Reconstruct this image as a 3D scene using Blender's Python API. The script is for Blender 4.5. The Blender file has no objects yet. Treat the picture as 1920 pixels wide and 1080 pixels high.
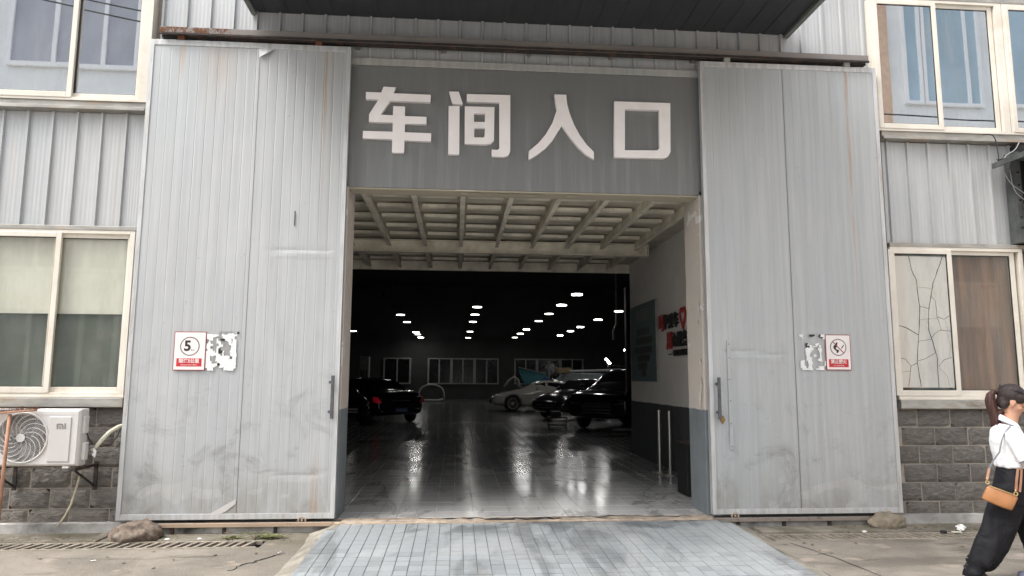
import bpy, bmesh, math, random
from mathutils import Vector, Matrix, noise as mnoise
R = math.radians
rnd = random.Random(7)
sc = bpy.context.scene
C = sc.collection

# ------------------------------------------------------------------ camera
cd = bpy.data.cameras.new('camera'); cam = bpy.data.objects.new('camera', cd); C.objects.link(cam)
yaw, pitch, roll = 7.73868e-2, 1.27093e-1, 5.0719e-3
fwd = Vector((math.sin(yaw)*math.cos(pitch), math.cos(yaw)*math.cos(pitch), math.sin(pitch)))
rt = Vector((math.cos(yaw), -math.sin(yaw), 0)); up = rt.cross(fwd)
rr = math.cos(roll)*rt + math.sin(roll)*up; uu = -math.sin(roll)*rt + math.cos(roll)*up
m = Matrix((rr, uu, -fwd)).transposed().to_4x4(); m.translation = Vector((0, -7.5, 1.55))
cam.matrix_world = m
cd.sensor_width = 36; cd.lens = 24.8235; cd.clip_end = 500; cd.clip_start = .05
sc.camera = cam
# ------------------------------------------------------------------ world, sun, exposure
w = bpy.data.worlds.new('World'); sc.world = w; w.use_nodes = True
nt = w.node_tree; nt.nodes.clear()
sky = nt.nodes.new('ShaderNodeTexSky'); sky.sky_type = 'NISHITA'; sky.sun_disc = False
sky.sun_elevation = R(58); sky.sun_rotation = R(245); sky.air_density = 1.2; sky.dust_density = 5; sky.ozone_density = 1.0
hs = nt.nodes.new('ShaderNodeHueSaturation'); hs.inputs['Saturation'].default_value = .26
bg = nt.nodes.new('ShaderNodeBackground'); bg.inputs['Strength'].default_value = .15
wo = nt.nodes.new('ShaderNodeOutputWorld')
nt.links.new(sky.outputs[0], hs.inputs['Color']); nt.links.new(hs.outputs[0], bg.inputs['Color']); nt.links.new(bg.outputs[0], wo.inputs['Surface'])
sd = bpy.data.lights.new('sun', 'SUN'); sd.energy = .8; sd.angle = R(28); sd.color = (1, .975, .945)
sun = bpy.data.objects.new('sun', sd); C.objects.link(sun)
el, az = R(58), R(245)
sv = Vector((math.sin(az)*math.cos(el), math.cos(az)*math.cos(el), math.sin(el)))
sun.rotation_euler = sv.to_track_quat('Z', 'Y').to_euler(); sun.location = (-3, -20, 25)
sc.view_settings.view_transform = 'Standard'; sc.view_settings.look = 'None'
sc.view_settings.gamma = 1; sc.view_settings.use_curve_mapping = False
sc.view_settings.exposure = 1.31
try:
    sc.cycles.use_denoising = True; sc.cycles.max_bounces = 8; sc.cycles.diffuse_bounces = 5
    sc.cycles.sample_clamp_indirect = 6; sc.cycles.blur_glossy = .6; sc.cycles.caustics_reflective = False
except Exception: pass

# ------------------------------------------------------------------ material helpers
class NT:
    def __init__(s, name):
        s.m = bpy.data.materials.new(name); s.m.use_nodes = True
        s.t = s.m.node_tree; s.t.nodes.clear()
        s.out = s.t.nodes.new('ShaderNodeOutputMaterial')
        s.p = s.t.nodes.new('ShaderNodeBsdfPrincipled')
        s.t.links.new(s.p.outputs[0], s.out.inputs['Surface'])
        s.geo = s.t.nodes.new('ShaderNodeNewGeometry')
        s.pos = s.geo.outputs['Position']
    def n(s, k, **kw):
        x = s.t.nodes.new(k)
        for a, b in kw.items(): setattr(x, a, b)
        return x
    def link(s, a, b):
        s.t.links.new(a, b)
    def inp(s, sock, v):
        if hasattr(v, 'is_output') or isinstance(v, bpy.types.NodeSocket): s.link(v, sock)
        else: sock.default_value = v
    def scale(s, v, sc_, vec=None):
        x = s.n('ShaderNodeVectorMath', operation='MULTIPLY'); s.inp(x.inputs[0], vec or s.pos); x.inputs[1].default_value = sc_
        return x.outputs[0]
    def noise(s, sc_=(1, 1, 1), k=1., det=4, rough=.6, dist=0):
        x = s.n('ShaderNodeTexNoise'); s.link(s.scale(None, sc_), x.inputs['Vector'])
        x.inputs['Scale'].default_value = k; x.inputs['Detail'].default_value = det; x.inputs['Roughness'].default_value = rough
        x.inputs['Distortion'].default_value = dist
        return x.outputs['Fac']
    def ramp(s, f, lo, hi):
        x = s.n('ShaderNodeMapRange'); x.interpolation_type = 'SMOOTHSTEP'
        s.inp(x.inputs['Value'], f); x.inputs['From Min'].default_value = lo; x.inputs['From Max'].default_value = hi
        return x.outputs[0]
    def math(s, op, a, b=0.):
        x = s.n('ShaderNodeMath', operation=op); s.inp(x.inputs[0], a); s.inp(x.inputs[1], b); return x.outputs[0]
    def mix(s, f, a, b):
        x = s.n('ShaderNodeMix', data_type='RGBA'); s.inp(x.inputs['Factor'], f)
        for q, v in ((x.inputs[6], a), (x.inputs[7], b)):
            if isinstance(v, tuple) and len(v) == 3: v = v+(1,)
            s.inp(q, v)
        return x.outputs[2]
    def xyz(s):
        x = s.n('ShaderNodeSeparateXYZ'); s.link(s.pos, x.inputs[0]); return x.outputs
    def bump(s, h, st, dist=.01, prev=None):
        x = s.n('ShaderNodeBump'); x.inputs['Strength'].default_value = st; x.inputs['Distance'].default_value = dist
        s.link(h, x.inputs['Height'])
        if prev is not None: s.link(prev, x.inputs['Normal'])
        return x.outputs[0]
    def rand(s):
        x = s.n('ShaderNodeObjectInfo'); return x.outputs['Random']
    def done(s, col=None, rough=None, metal=None, nrm=None):
        if col is not None: s.inp(s.p.inputs['Base Color'], col if not (isinstance(col, tuple) and len(col) == 3) else col+(1,))
        if rough is not None: s.inp(s.p.inputs['Roughness'], rough)
        if metal is not None: s.inp(s.p.inputs['Metallic'], metal)
        if nrm is not None: s.link(nrm, s.p.inputs['Normal'])
        return s.m

def mul(c, k): return tuple(min(1, v*k) for v in c)
def M(name, c, rough=.6, metal=0., var=.15, k=6, st=(1, 1, 1), bump=.2, bk=60, dirt=None, dk=1.5, damt=.5, rv=.1, orand=0.):
    s = NT(name)
    n1 = s.noise(st, k); n2 = s.noise((1, 1, 1), bk, 3)
    col = s.mix(s.ramp(n1, .3, .7), mul(c, 1-var), mul(c, 1+var))
    if orand: col = s.mix(s.math('MULTIPLY', s.rand(), orand), col, mul(c, .35))
    if dirt: col = s.mix(s.math('MULTIPLY', s.ramp(s.noise(st, dk, 6, .7), .48, .7), damt), col, dirt)
    r = s.math('ADD', rough-rv/2, s.math('MULTIPLY', n1, rv))
    return s.done(col, r, metal, s.bump(n2, bump, .004) if bump else None)

MAT = {}
# galvanised steel cladding / doors
def steel(name, c, streak=.12, dirty=0., ribs=0., stainz=None, rustx=()):
    s = NT(name); x, y, z = s.xyz()
    n1 = s.noise((14, 14, .35), 1.4, 5); n2 = s.noise((1, 1, .5), 1.1, 5)
    fine = s.noise((60, 60, .8), 2, 3)
    col = s.mix(s.ramp(n1, .3, .72), mul(c, 1-streak), mul(c, 1+streak*.6))
    col = s.mix(s.math('MULTIPLY', s.ramp(n2, .35, .7), .3), col, mul((.36, .40, .43), 1.0))
    col = s.mix(s.math('MULTIPLY', s.ramp(fine, .3, .8), .16), col, (.33, .33, .32))
    # warm run marks
    run = s.ramp(s.noise((9, 9, .12), 1.0, 3), .62, .75)
    col = s.mix(s.math('MULTIPLY', run, .35), col, (.46, .40, .30))
    if dirty:
        low = s.ramp(z, 2.6, .5)
        sc1 = s.ramp(s.noise((1, 1, 1), 2.4, 9, .72, .6), .5, .72)
        col = s.mix(s.math('MULTIPLY', s.math('MULTIPLY', sc1, low), dirty), col, (.31, .315, .315))
        scr = s.ramp(s.noise((7, 1, 26), 2.2, 5, .7, 1.5), .66, .74)
        col = s.mix(s.math('MULTIPLY', scr, .35*dirty), col, (.6, .6, .58))
        sm = s.ramp(s.noise((2.2, 1, 5), 2.6, 6, .7, 2.2), .64, .72)
        col = s.mix(s.math('MULTIPLY', s.math('MULTIPLY', sm, s.ramp(z, 2.9, 1.4)), .28*dirty), col, (.21, .215, .215))
        pale = s.math('MULTIPLY', s.ramp(s.noise((1, 1, 2.2), 2.0, 3, .5, 1.), .56, .585), s.ramp(z, .62, .40))
        col = s.mix(s.math('MULTIPLY', pale, .32), col, (.62, .62, .60))
        nick = s.ramp(s.noise((1, 1, 1), 14, 3, .6, 1.5), .70, .74)
        col = s.mix(s.math('MULTIPLY', nick, .45), col, (.2, .2, .2))
        foot = s.math('MULTIPLY', s.ramp(z, .75, .13), s.ramp(s.noise((3, 3, 1), 1.5, 6, .7), .35, .7))
        col = s.mix(s.math('MULTIPLY', foot, .6), col, (.26, .23, .19))
    for (rx, wd, z0, z1, amt) in rustx:   # rust runs below bolts
        d = s.math('ABSOLUTE', s.math('SUBTRACT', s.math('ADD', x, s.math('MULTIPLY', s.noise((3, 3, 3), 1.5, 2), .03)), rx+.015))
        mk = s.math('MULTIPLY', s.ramp(d, wd, 0.), s.ramp(z, z0, z1))
        mk = s.math('MULTIPLY', mk, s.ramp(s.noise((30, 30, 1.2), 1.5, 4), .25, .65))
        col = s.mix(s.math('MULTIPLY', mk, amt), col, (.36, .20, .08))
    rough = s.math('ADD', .42, s.math('MULTIPLY', n2, .2))
    h = s.math('ADD', s.math('MULTIPLY', s.noise((1, 1, 1), 1.8, 2), 1.0), s.math('MULTIPLY', fine, .15))
    b = s.bump(h, .4, .012)
    return s.done(col, rough, .25, b)
MAT['door_l'] = steel('steel_left_door', (.48, .49, .492), .10, 1.2, rustx=[(-1.47, .035, 3., 5.2, .8), (-1.40, .02, 1.5, 5.2, .5), (-3.0, .05, 4.6, 5.2, .7), (-2.6, .3, 4.2, 5.2, .35), (-1.42, .07, 1., .15, .6), (-2.18, .04, .32, .12, .7)])
MAT['door_r'] = steel('steel_right_door', (.465, .48, .482), .11, 1.2, rustx=[(4.45, .03, 1.2, 5.1, .8), (4.25, .02, 3.5, 5.1, .3), (3.69, .05, .3, .12, .5), (4.7, .1, .3, .1, .4)])
MAT['clad'] = steel('steel_cladding', (.50, .505, .505), .10, 0)
MAT['clad_warm'] = steel('steel_cladding_trim', (.46, .45, .42), .15, 0)
MAT['edge'] = M('door_edge_trim', (.55, .56, .56), .45, .3, .12, 3, (6, 6, .6), .2, 80, (.33, .27, .21), 2.2, .5)
def rusty(name, c, x0, x1, base=.1):
    s = NT(name); x, y, z = s.xyz()
    n = s.noise((5, 5, 3), 2.2, 8, .75)
    zone = s.math('ADD', s.ramp(x, x1, x0), base)
    mk = s.ramp(s.math('MULTIPLY', s.ramp(n, .3, .72), zone), .3, .5)
    rust = s.mix(s.noise((1, 1, 1), 30, 4), (.05, .022, .012), (.24, .105, .05))
    col = s.mix(mk, s.mix(s.noise((1, 1, 1), 4, 5), mul(c, .8), mul(c, 1.15)), rust)
    return s.done(col, s.math('ADD', .5, s.math('MULTIPLY', mk, .4)), .1, s.bump(n, .5, .006))
MAT['rail'] = rusty('painted_rail_rust', (.21, .19, .175), -3.3, -1.3, .02)
MAT['rust'] = rusty('rust', (.22, .10, .05), -90, 90, .9)
MAT['lowrail'] = rusty('tan_bottom_rail', (.44, .33, .24), -90, -80, .48)
MAT['lowrail_r'] = rusty('grey_brown_bottom_rail', (.27, .23, .20), -90, -80, .52)
MAT['brick'] = M('split_face_block', (.165, .155, .143), .85, 0, .3, 9, bump=0, orand=.35)
def brickmat():
    s = NT('split_face_block')
    n = s.noise((1, 1, 2.2), 9, 8, .7, 1.2); n2 = s.noise((1, 1, 1), 70, 4)
    col = s.mix(s.ramp(n, .3, .7), (.145, .132, .118), (.245, .224, .20))
    col = s.mix(s.math('MULTIPLY', s.rand(), .45), col, (.10, .094, .088))
    col = s.mix(s.math('MULTIPLY', s.ramp(s.noise((1, 1, 1), 1.3, 5), .5, .75), .3), col, (.22, .18, .13))
    x, y, z = s.xyz()
    col = s.mix(s.math('MULTIPLY', s.ramp(z, .3, .0), .45), col, (.20, .17, .13))
    return s.done(col, .78, 0, s.bump(n2, .4, .004, s.bump(n, 1., .045)))
MAT['brick'] = brickmat()
MAT['mortar'] = M('mortar', (.29, .255, .215), .95, 0, .25, 4, bump=.5, bk=90, dirt=(.13, .12, .11), dk=3)
MAT['frame'] = M('cream_window_frame', (.70, .655, .575), .42, 0, .05, 3, bump=.05, dirt=(.50, .40, .28), dk=2.5, damt=.35)
MAT['sill'] = M('grey_metal_sill', (.36, .35, .32), .5, .3, .2, 4, (1, 1, 3), .2, 70, (.40, .24, .12), 1.6, .55)
MAT['dark'] = M('dark_gap', (.02, .02, .02), .9, var=.2)
MAT['sign'] = None
def signmat():
    s = NT('grey_sign_panel'); x, y, z = s.xyz()
    n = s.noise((9, 9, .5), 1.6, 6, .65)
    low = s.ramp(z, 4.9, 3.7)
    col = s.mix(s.math('MULTIPLY', s.ramp(n, .42, .75), s.math('ADD', .25, s.math('MULTIPLY', low, .5))), (.175, .180, .178), (.25, .26, .26))
    col = s.mix(s.math('MULTIPLY', s.ramp(s.noise((1, 1, 1), 1.0, 3), .4, .7), .25), col, (.20, .18, .17))
    return s.done(col, .5, 0, s.bump(s.noise((1, 1, 1), 2, 4), .2, .01))
MAT['sign'] = signmat()
MAT['letter'] = M('white_letter_face', (.93, .88, .865), .45, 0, .03, 3, bump=.03, dirt=(.6, .5, .45), dk=4, damt=.15)
MAT['white'] = M('white_paint', (.78, .78, .77), .4, 0, .03, 3, bump=.03)
MAT['acwhite'] = M('air_conditioner_white', (.62, .605, .585), .38, 0, .03, 3, bump=.03, dirt=(.45, .36, .28), dk=3, damt=.22)
MAT['acpanel'] = M('air_conditioner_panel', (.57, .55, .53), .35, 0, .02, 3, bump=.02)
MAT['greylogo'] = M('grey_print', (.22, .21, .20), .5, bump=0)
MAT['black'] = M('black_rubber', (.012, .012, .012), .6, var=.2)
MAT['bracket'] = M('dark_bracket', (.035, .03, .028), .7, .3, .4, 20, dirt=(.18, .08, .04), dk=8)
MAT['wood'] = M('broom_wood', (.36, .19, .12), .7, 0, .25, 8, (3, 3, .8), .3, 60, (.5, .4, .33), 5, .4)
MAT['bristle'] = M('broom_bristle', (.10, .035, .02), .9, 0, .5, 60, bump=.8, bk=150)
MAT['pipewrap'] = M('pipe_wrap', (.55, .53, .42), .8, 0, .2, 30, bump=.6, bk=60)
MAT['hose'] = M('drain_hose', (.42, .38, .28), .6, 0, .2, 20)
def plaster(name, c, zd=None, cd_=None, peel=(.42, .40, .37), pa=.62):
    s = NT(name); x, y, z = s.xyz()
    n = s.noise((1, 1, 1), 2.2, 8, .7, .8)
    col = s.mix(s.noise((1, 1, 1), 3, 5), mul(c, .86), mul(c, 1.08))
    pk = s.ramp(n, pa, pa+.015)
    col = s.mix(pk, col, peel)
    if zd: col = s.mix(s.ramp(s.math('ADD', z, s.math('MULTIPLY', s.noise((1, 1, 1), 3, 4), .03)), zd+.03, zd+.015), col, s.mix(s.noise((1, 1, 1), 4, 6), mul(cd_, .75), mul(cd_, 1.3)))
    return s.done(col, .8, 0, s.bump(pk, .6, .008, s.bump(s.noise((1, 1, 1), 40, 4), .2, .004)))
MAT['jamb'] = plaster('peeling_cream_jamb', (.60, .54, .48), 1.21, (.17, .19, .20), (.75, .72, .68), .60)
MAT['soffit'] = plaster('peeling_soffit', (.44, .40, .31), None, None, (.62, .60, .5), .62)
MAT['porchwall'] = plaster('white_porch_wall', (.80, .765, .72), 1.12, (.075, .078, .082), (.5, .47, .43), .8)
MAT['porchceil'] = M('cream_steel_ceiling', (.58, .54, .45), .6, .0, .12, 2, (1, 1, 1), .1, 30, (.22, .19, .14), 1.2, .4)
MAT['joist'] = M('cream_steel_joist', (.80, .75, .63), .6, .0, .15, 3, (1, 1, 1), .1, 30, (.32, .27, .2), 2.2, .4)
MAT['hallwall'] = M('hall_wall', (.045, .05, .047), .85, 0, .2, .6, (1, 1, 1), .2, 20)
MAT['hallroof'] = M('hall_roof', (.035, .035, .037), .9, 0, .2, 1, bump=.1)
MAT['hallframe'] = M('hall_window_frame', (.30, .30, .30), .5, bump=0)
MAT['hallglass'] = M('hall_window_glass', (.012, .012, .014), .15, bump=0)
MAT['canopy'] = M('canopy_sheet', (.042, .045, .05), .6, .2, .15, 2, (8, .4, 1), .1, 20)
MAT['canopytrim'] = M('canopy_trim', (.17, .185, .175), .5, .3, .2, 3, dirt=(.25, .24, .2))
def concrete():
    s = NT('dirty_concrete'); x, y, z = s.xyz()
    n = s.noise((1, 1, 1), .9, 9, .68, .5); f = s.noise((1, 1, 1), 55, 6, .75); mm = s.noise((1, 3, 1), 2.2, 6, .7, 1.)
    col = s.mix(s.ramp(n, .3, .7), (.11, .095, .074), (.265, .235, .195))
    col = s.mix(s.ramp(y, -3.2, -5.), col, (.46, .45, .43))  # unseen part of the yard made paler to bounce light into the porch
    col = s.mix(s.math('MULTIPLY', s.ramp(f, .35, .75), .55), col, (.34, .31, .27))
    col = s.mix(s.math('MULTIPLY', s.ramp(mm, .55, .72), .6), col, (.125, .105, .075))
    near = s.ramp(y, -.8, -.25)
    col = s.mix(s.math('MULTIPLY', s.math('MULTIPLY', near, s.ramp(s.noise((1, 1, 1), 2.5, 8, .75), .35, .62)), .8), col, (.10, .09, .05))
    pk = s.ramp(s.noise((1, 1, 1), 2.8, 3, .5), .62, .7)
    col = s.mix(s.math('MULTIPLY', pk, .4), col, (.44, .36, .29))
    wet = s.ramp(s.noise((.5, 1.6, 1), 1.1, 4, .6), .55, .60)
    col = s.mix(s.math('MULTIPLY', wet, .5), col, (.12, .105, .085))
    r = s.math('SUBTRACT', .88, s.math('MULTIPLY', wet, .35))
    return s.done(col, r, 0, s.bump(f, .35, .006, s.bump(n, .5, .03)))
MAT['concrete'] = concrete()
MAT['grate'] = M('cast_grate', (.27, .235, .19), .85, .0, .25, 8, bump=.6, bk=60, dirt=(.12, .1, .07), dk=3)
MAT['stone'] = M('mossy_stone', (.24, .20, .15), .9, 0, .35, 8, bump=1., bk=30, dirt=(.13, .135, .07), dk=4, damt=.7)
MAT['stone2'] = M('brown_rubble', (.15, .115, .09), .95, 0, .45, 18, bump=1., bk=35, dirt=(.30, .27, .22), dk=8, damt=.7)
def tilemat(name, c, var, stain, gloss=.5, wet=False):
    s = NT(name); x, y, z = s.xyz()
    n = s.noise((1, 1, 1), 1.2, 7, .7, .6); f = s.noise((1, 1, 1), 90, 3)
    col = s.mix(s.rand(), mul(c, 1-var), mul(c, 1+var))
    col = s.mix(s.math('MULTIPLY', s.ramp(n, .45, .75), .35), col, mul(c, .62))
    tr = s.ramp(s.noise((1.4, .25, 1), 1.6, 5, .65, .8), .52, .64)
    col = s.mix(s.math('MULTIPLY', tr, stain), col, mul(c, .38))
    dust = s.ramp(s.noise((1, 1, 1), 2.1, 7, .75), .5, .72)
    col = s.mix(s.math('MULTIPLY', dust, .28), col, (.36, .34, .31))
    if not wet:
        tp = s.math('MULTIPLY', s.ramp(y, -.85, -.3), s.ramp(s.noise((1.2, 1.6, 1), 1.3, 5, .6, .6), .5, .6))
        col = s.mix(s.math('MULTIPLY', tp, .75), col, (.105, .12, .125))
        cem = s.ramp(s.noise((1, .8, 1), 1.0, 6, .65, .8), .50, .62)
        col = s.mix(s.math('MULTIPLY', cem, .5), col, (.40, .41, .41))
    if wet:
        near = s.math('MULTIPLY', s.ramp(y, 3.4, .4), s.ramp(s.noise((1, 1, 1), .9, 6, .7), .15, .5))  # entrance dust, paled further to paint in daylight on the dim floor
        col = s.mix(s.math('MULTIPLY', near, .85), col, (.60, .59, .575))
        arc = s.ramp(s.noise((1.2, .5, 1), 1.1, 7, .68, 1.2), .53, .60)
        col = s.mix(s.math('MULTIPLY', arc, .42), col, (.07, .07, .07))
    r = s.math('ADD', gloss, s.math('MULTIPLY', s.ramp(s.noise((1, 1, 1), .8, 1, .4), .3, .7), .10))
    return s.done(col, r, 0, s.bump(s.noise((1, 1, 1), 2.2, 1), .03, .01) if wet else s.bump(f, .06, .002))
MAT['ramptile'] = tilemat('blue_grey_ramp_tile', (.28, .303, .315), .14, .6, .45)
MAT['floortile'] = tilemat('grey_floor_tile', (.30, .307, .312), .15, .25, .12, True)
MAT['grout'] = M('grout', (.17, .17, .165), .9, 0, .5, 2, bump=.3, dirt=(.02, .02, .02), dk=.8, damt=.95)
MAT['floorgrout'] = M('floor_grout', (.38, .37, .35), .8, 0, .3, 4, bump=.3, dirt=(.03, .03, .03), dk=.9, damt=.95)
def farfloor():
    s = NT('far_tiled_floor')
    b = s.n('ShaderNodeTexBrick'); s.link(s.scale(None, (1, 1, 1)), b.inputs['Vector'])
    b.offset = 0; b.inputs['Color1'].default_value = (.12, .127, .13, 1); b.inputs['Color2'].default_value = (.15, .157, .16, 1); b.inputs['Mortar'].default_value = (.06, .06, .06, 1)
    b.inputs['Scale'].default_value = 1; b.inputs['Brick Width'].default_value = .2; b.inputs['Row Height'].default_value = .3; b.inputs['Mortar Size'].default_value = .006
    n = s.noise((1, 1, 1), .8, 6, .7)
    col = s.mix(s.ramp(n, .4, .7), b.outputs[0], (.05, .05, .052))
    return s.done(col, s.math('ADD', .15, s.math('MULTIPLY', s.noise((1, 1, 1), .6, 1), .10)), 0, s.bump(s.noise((1, 1, 1), 3, 2), .03, .01))
MAT['farfloor'] = farfloor()
MAT['threshold'] = M('broken_threshold_mortar', (.40, .32, .24), .9, 0, .4, 8, bump=1, bk=30, dirt=(.10, .07, .05), dk=4, damt=.8)
MAT['edgeconc'] = M('ramp_edge_mortar', (.27, .245, .205), .9, 0, .3, 5, bump=1, bk=30, dirt=(.10, .10, .07), dk=3, damt=.8)
MAT['red'] = M('red_print', (.55, .02, .03), .45, bump=0, var=.04)
MAT['redbord'] = M('dark_red_border', (.30, .05, .06), .5, bump=0)
MAT['signwhite'] = M('sign_white', (.82, .76, .74), .4, bump=0, var=.03)
MAT['print'] = M('black_print', (.02, .02, .02), .5, bump=0)
MAT['ringgrey'] = M('grey_brown_ring', (.16, .12, .12), .5, bump=0)
MAT['paper'] = M('torn_white_paper', (.80, .80, .78), .8, 0, .08, 30, bump=.3)
MAT['papergrey'] = M('grey_glue_residue', (.30, .30, .30), .8, 0, .1, 30)
MAT['chrome'] = M('brushed_steel', (.55, .54, .52), .3, .9, .1, 5, bump=0)
MAT['brass'] = M('old_brass', (.30, .19, .07), .5, .6, .2, 20)
MAT['handle'] = M('dark_grey_handle', (.10, .10, .11), .5, .3, .2, 20)
def lampmat(n, c, k):
    s = NT(n); s.p.inputs['Emission Color'].default_value = c+(1,); s.p.inputs['Emission Strength'].default_value = k
    return s.done(c, .5)
MAT['lamp'] = lampmat('lit_diffuser', (1, .98, .95), 24)
MAT['lampsoft'] = lampmat('dimmer_lit_diffuser', (1, .97, .9), 4.5)
MAT['tail'] = lampmat('lit_tail_lamp', (.6, .01, .025), .04)
MAT['tailoff'] = M('tail_lamp_glass', (.45, .06, .06), .15, bump=0)
def carpaint(n, c, r=.15):
    s = NT(n); s.p.inputs['Coat Weight'].default_value = .5; s.p.inputs['Coat Roughness'].default_value = .03; s.p.inputs['Specular IOR Level'].default_value = .25
    return s.done(c, .14, 0.)
MAT['carblack'] = carpaint('black_car_paint', (.012, .012, .014))
MAT['carwhite'] = carpaint('white_car_paint', (.45, .43, .40))
MAT['carglass'] = M('car_glass', (.01, .01, .012), .04, bump=0)
MAT['rim'] = M('alloy_rim', (.45, .45, .45), .3, .8, bump=0)
MAT['plate'] = M('blue_plate', (.02, .08, .25), .4, bump=0)
MAT['cloth'] = M('grey_green_cover', (.16, .19, .19), .8, bump=.4, bk=8)
MAT['teal'] = M('teal_sheet', (.03, .16, .19), .6, bump=.4, bk=8)
MAT['cardboard'] = M('cardboard', (.30, .22, .13), .8)
MAT['board'] = M('teal_notice_board', (.13, .18, .185), .75, bump=0, var=.08)
MAT['slogred'] = M('red_acrylic', (.38, .03, .03), .4, bump=0)
def glassmat(name, tint, refl, rough=.02, wob=.25, dirty=.25, see=1.):
    s = NT(name)
    g = s.n('ShaderNodeBsdfGlossy'); g.inputs['Color'].default_value = tint+(1,); g.inputs['Roughness'].default_value = rough
    t = s.n('ShaderNodeBsdfTransparent'); t.inputs['Color'].default_value = (min(1, see*.89), min(1, see*.88), min(1, see*.86), 1)
    b = s.bump(s.noise((1, 1, .5), 1.0, 2), wob, .02); s.link(b, g.inputs['Normal'])
    mx = s.n('ShaderNodeMixShader'); mx.inputs[0].default_value = refl
    s.link(t.outputs[0], mx.inputs[1]); s.link(g.outputs[0], mx.inputs[2])
    d = s.n('ShaderNodeBsdfDiffuse'); d.inputs['Color'].default_value = (.5, .5, .47, 1)
    m2 = s.n('ShaderNodeMixShader'); x = s.math('MULTIPLY', s.ramp(s.noise((2, 2, .5), 2.2, 7, .7), .4, .8), dirty)
    s.link(x, m2.inputs[0]); s.link(mx.outputs[0], m2.inputs[1]); s.link(d.outputs[0], m2.inputs[2])
    s.link(m2.outputs[0], s.out.inputs['Surface']); return s.m
MAT['glass_up'] = glassmat('coated_blue_glass', (.92, .95, .98), .86, .01, .03, .2)
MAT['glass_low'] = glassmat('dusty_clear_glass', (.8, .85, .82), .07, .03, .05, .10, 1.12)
MAT['pane_sheet'] = M('pale_green_reflection', (.60, .635, .575), .6, 0, .05, 1.2, (1, 1, 2), .05, 30, (.62, .60, .48), 2, .3)  # paints the bright upper half of a window reflection
MAT['darkbacking'] = M('dark_green_backing', (.088, .112, .092), .8, 0, .18, 1.6, (1, 1, 1.6), .1, 20, (.15, .135, .115), 2.0, .4)  # dark backing; in the lower left window it paints the reflection's dark half
MAT['curtain'] = M('brown_curtain', (.20, .12, .078), .85, 0, .25, 3, (7, 1, .4), .3, 20, (.09, .08, .07), 1.6, .75)
MAT['tancurt'] = M('tan_curtain', (.52, .36, .24), .85, 0, .2, 4, (4, 1, .5), .3, 20)
MAT['whitepane'] = M('cracked_white_film', (.66, .66, .66), .5, 0, .025, 1.5, bump=.05)
MAT['inwhite'] = M('pale_interior_panel', (.62, .63, .62), .6, 0, .08, 2, (1, 1, 2), .1, 20, (.4, .4, .36), 2, .3)
MAT['oppwall'] = M('opposite_wall', (.86, .87, .86), .6, 0, .06, 1, bump=0)
MAT['oppblue'] = M('opposite_blue_glass', (.42, .54, .62), .5, 0, .12, .4, bump=0)
MAT['oppgrey'] = M('opposite_grey_glass', (.42, .43, .48), .5, 0, .12, .4, bump=0)
MAT['oppframe'] = M('opposite_frame', (.90, .90, .90), .5, bump=0, var=.02)
MAT['tanstandin'] = M('tan_curtain_standin', (.68, .46, .32), .6, bump=0, var=.08)  # tan of the window curtain, for the added block opposite
MAT['oppbase'] = M('opposite_low_wall', (.20, .22, .18), .8, bump=0)
MAT['awning'] = M('awning_sheet', (.085, .092, .088), .6, .3, .3, 5, bump=.3, dirt=(.2, .19, .17), dk=4, damt=.4)
MAT['wire'] = M('pale_wire', (.35, .35, .36), .5, bump=0)
MAT['deadleaf'] = M('dead_leaf', (.13, .08, .035), .8, 0, .5, 40, bump=0)
MAT['leaf'] = M('weed_leaf', (.16, .175, .06), .6, 0, .4, 30, bump=0)
MAT['skin'] = None
def skinmat():
    s = NT('skin'); s.p.inputs['Subsurface Weight'].default_value = .12; s.p.inputs['Subsurface Radius'].default_value = (.012, .004, .002)
    col = s.mix(s.noise((1, 1, 1), 18, 4), (.43, .225, .145), (.52, .29, .195))
    return s.done(col, .5, 0, s.bump(s.noise((1, 1, 1), 160, 3), .08, .002))
MAT['skin'] = skinmat()
MAT['lip'] = M('lips', (.36, .10, .08), .45, bump=0)
def hairmat():
    s = NT('dark_brown_hair'); x, y, z = s.xyz()
    n = s.noise((1, 60, 3), 3, 4, .7, 1.0)
    col = s.mix(s.ramp(n, .3, .75), (.006, .004, .004), (.035, .018, .016))
    return s.done(col, .55, 0, s.bump(n, .8, .008))
MAT['hair'] = hairmat()
def hairmat2():
    s = NT('reddish_ponytail_hair')
    n = s.noise((40, 40, 2.5), 3, 4, .7, .6)
    col = s.mix(s.ramp(n, .3, .75), (.010, .005, .005), (.095, .028, .017))
    return s.done(col, .55, 0, s.bump(n, .8, .008))
MAT['hair2'] = hairmat2()
def fabric(name, c, k=.12, wr=.5, rough=.85):
    s = NT(name)
    n = s.noise((1, 1, 1), 5.5, 3, .5, .8); f = s.noise((1, 1, 1), 260, 2)
    return s.done(s.mix(n, mul(c, 1-k), mul(c, 1+k)), rough, 0, s.bump(f, .15, .002, s.bump(n, wr, .03)))
MAT['polo'] = fabric('white_polo_cotton', (.80, .80, .82), .03, .55)
MAT['trouser'] = fabric('black_trouser_cloth', (.007, .0068, .009), .3, .9, .75)
MAT['trouser'].node_tree.nodes['Principled BSDF'].inputs['Specular IOR Level'].default_value = .3
MAT['collarline'] = M('dark_collar_line', (.08, .09, .13), .8, bump=0)
MAT['leather'] = M('tan_leather', (.33, .145, .055), .45, 0, .12, 12, bump=.3, bk=90)
MAT['strapgrey'] = M('grey_strap', (.20, .21, .23), .6, bump=0)
MAT['straptan'] = M('tan_strap', (.27, .125, .07), .55, bump=0)
MAT['gold'] = M('gold_buckle', (.60, .45, .22), .3, .9, bump=0)
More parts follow.
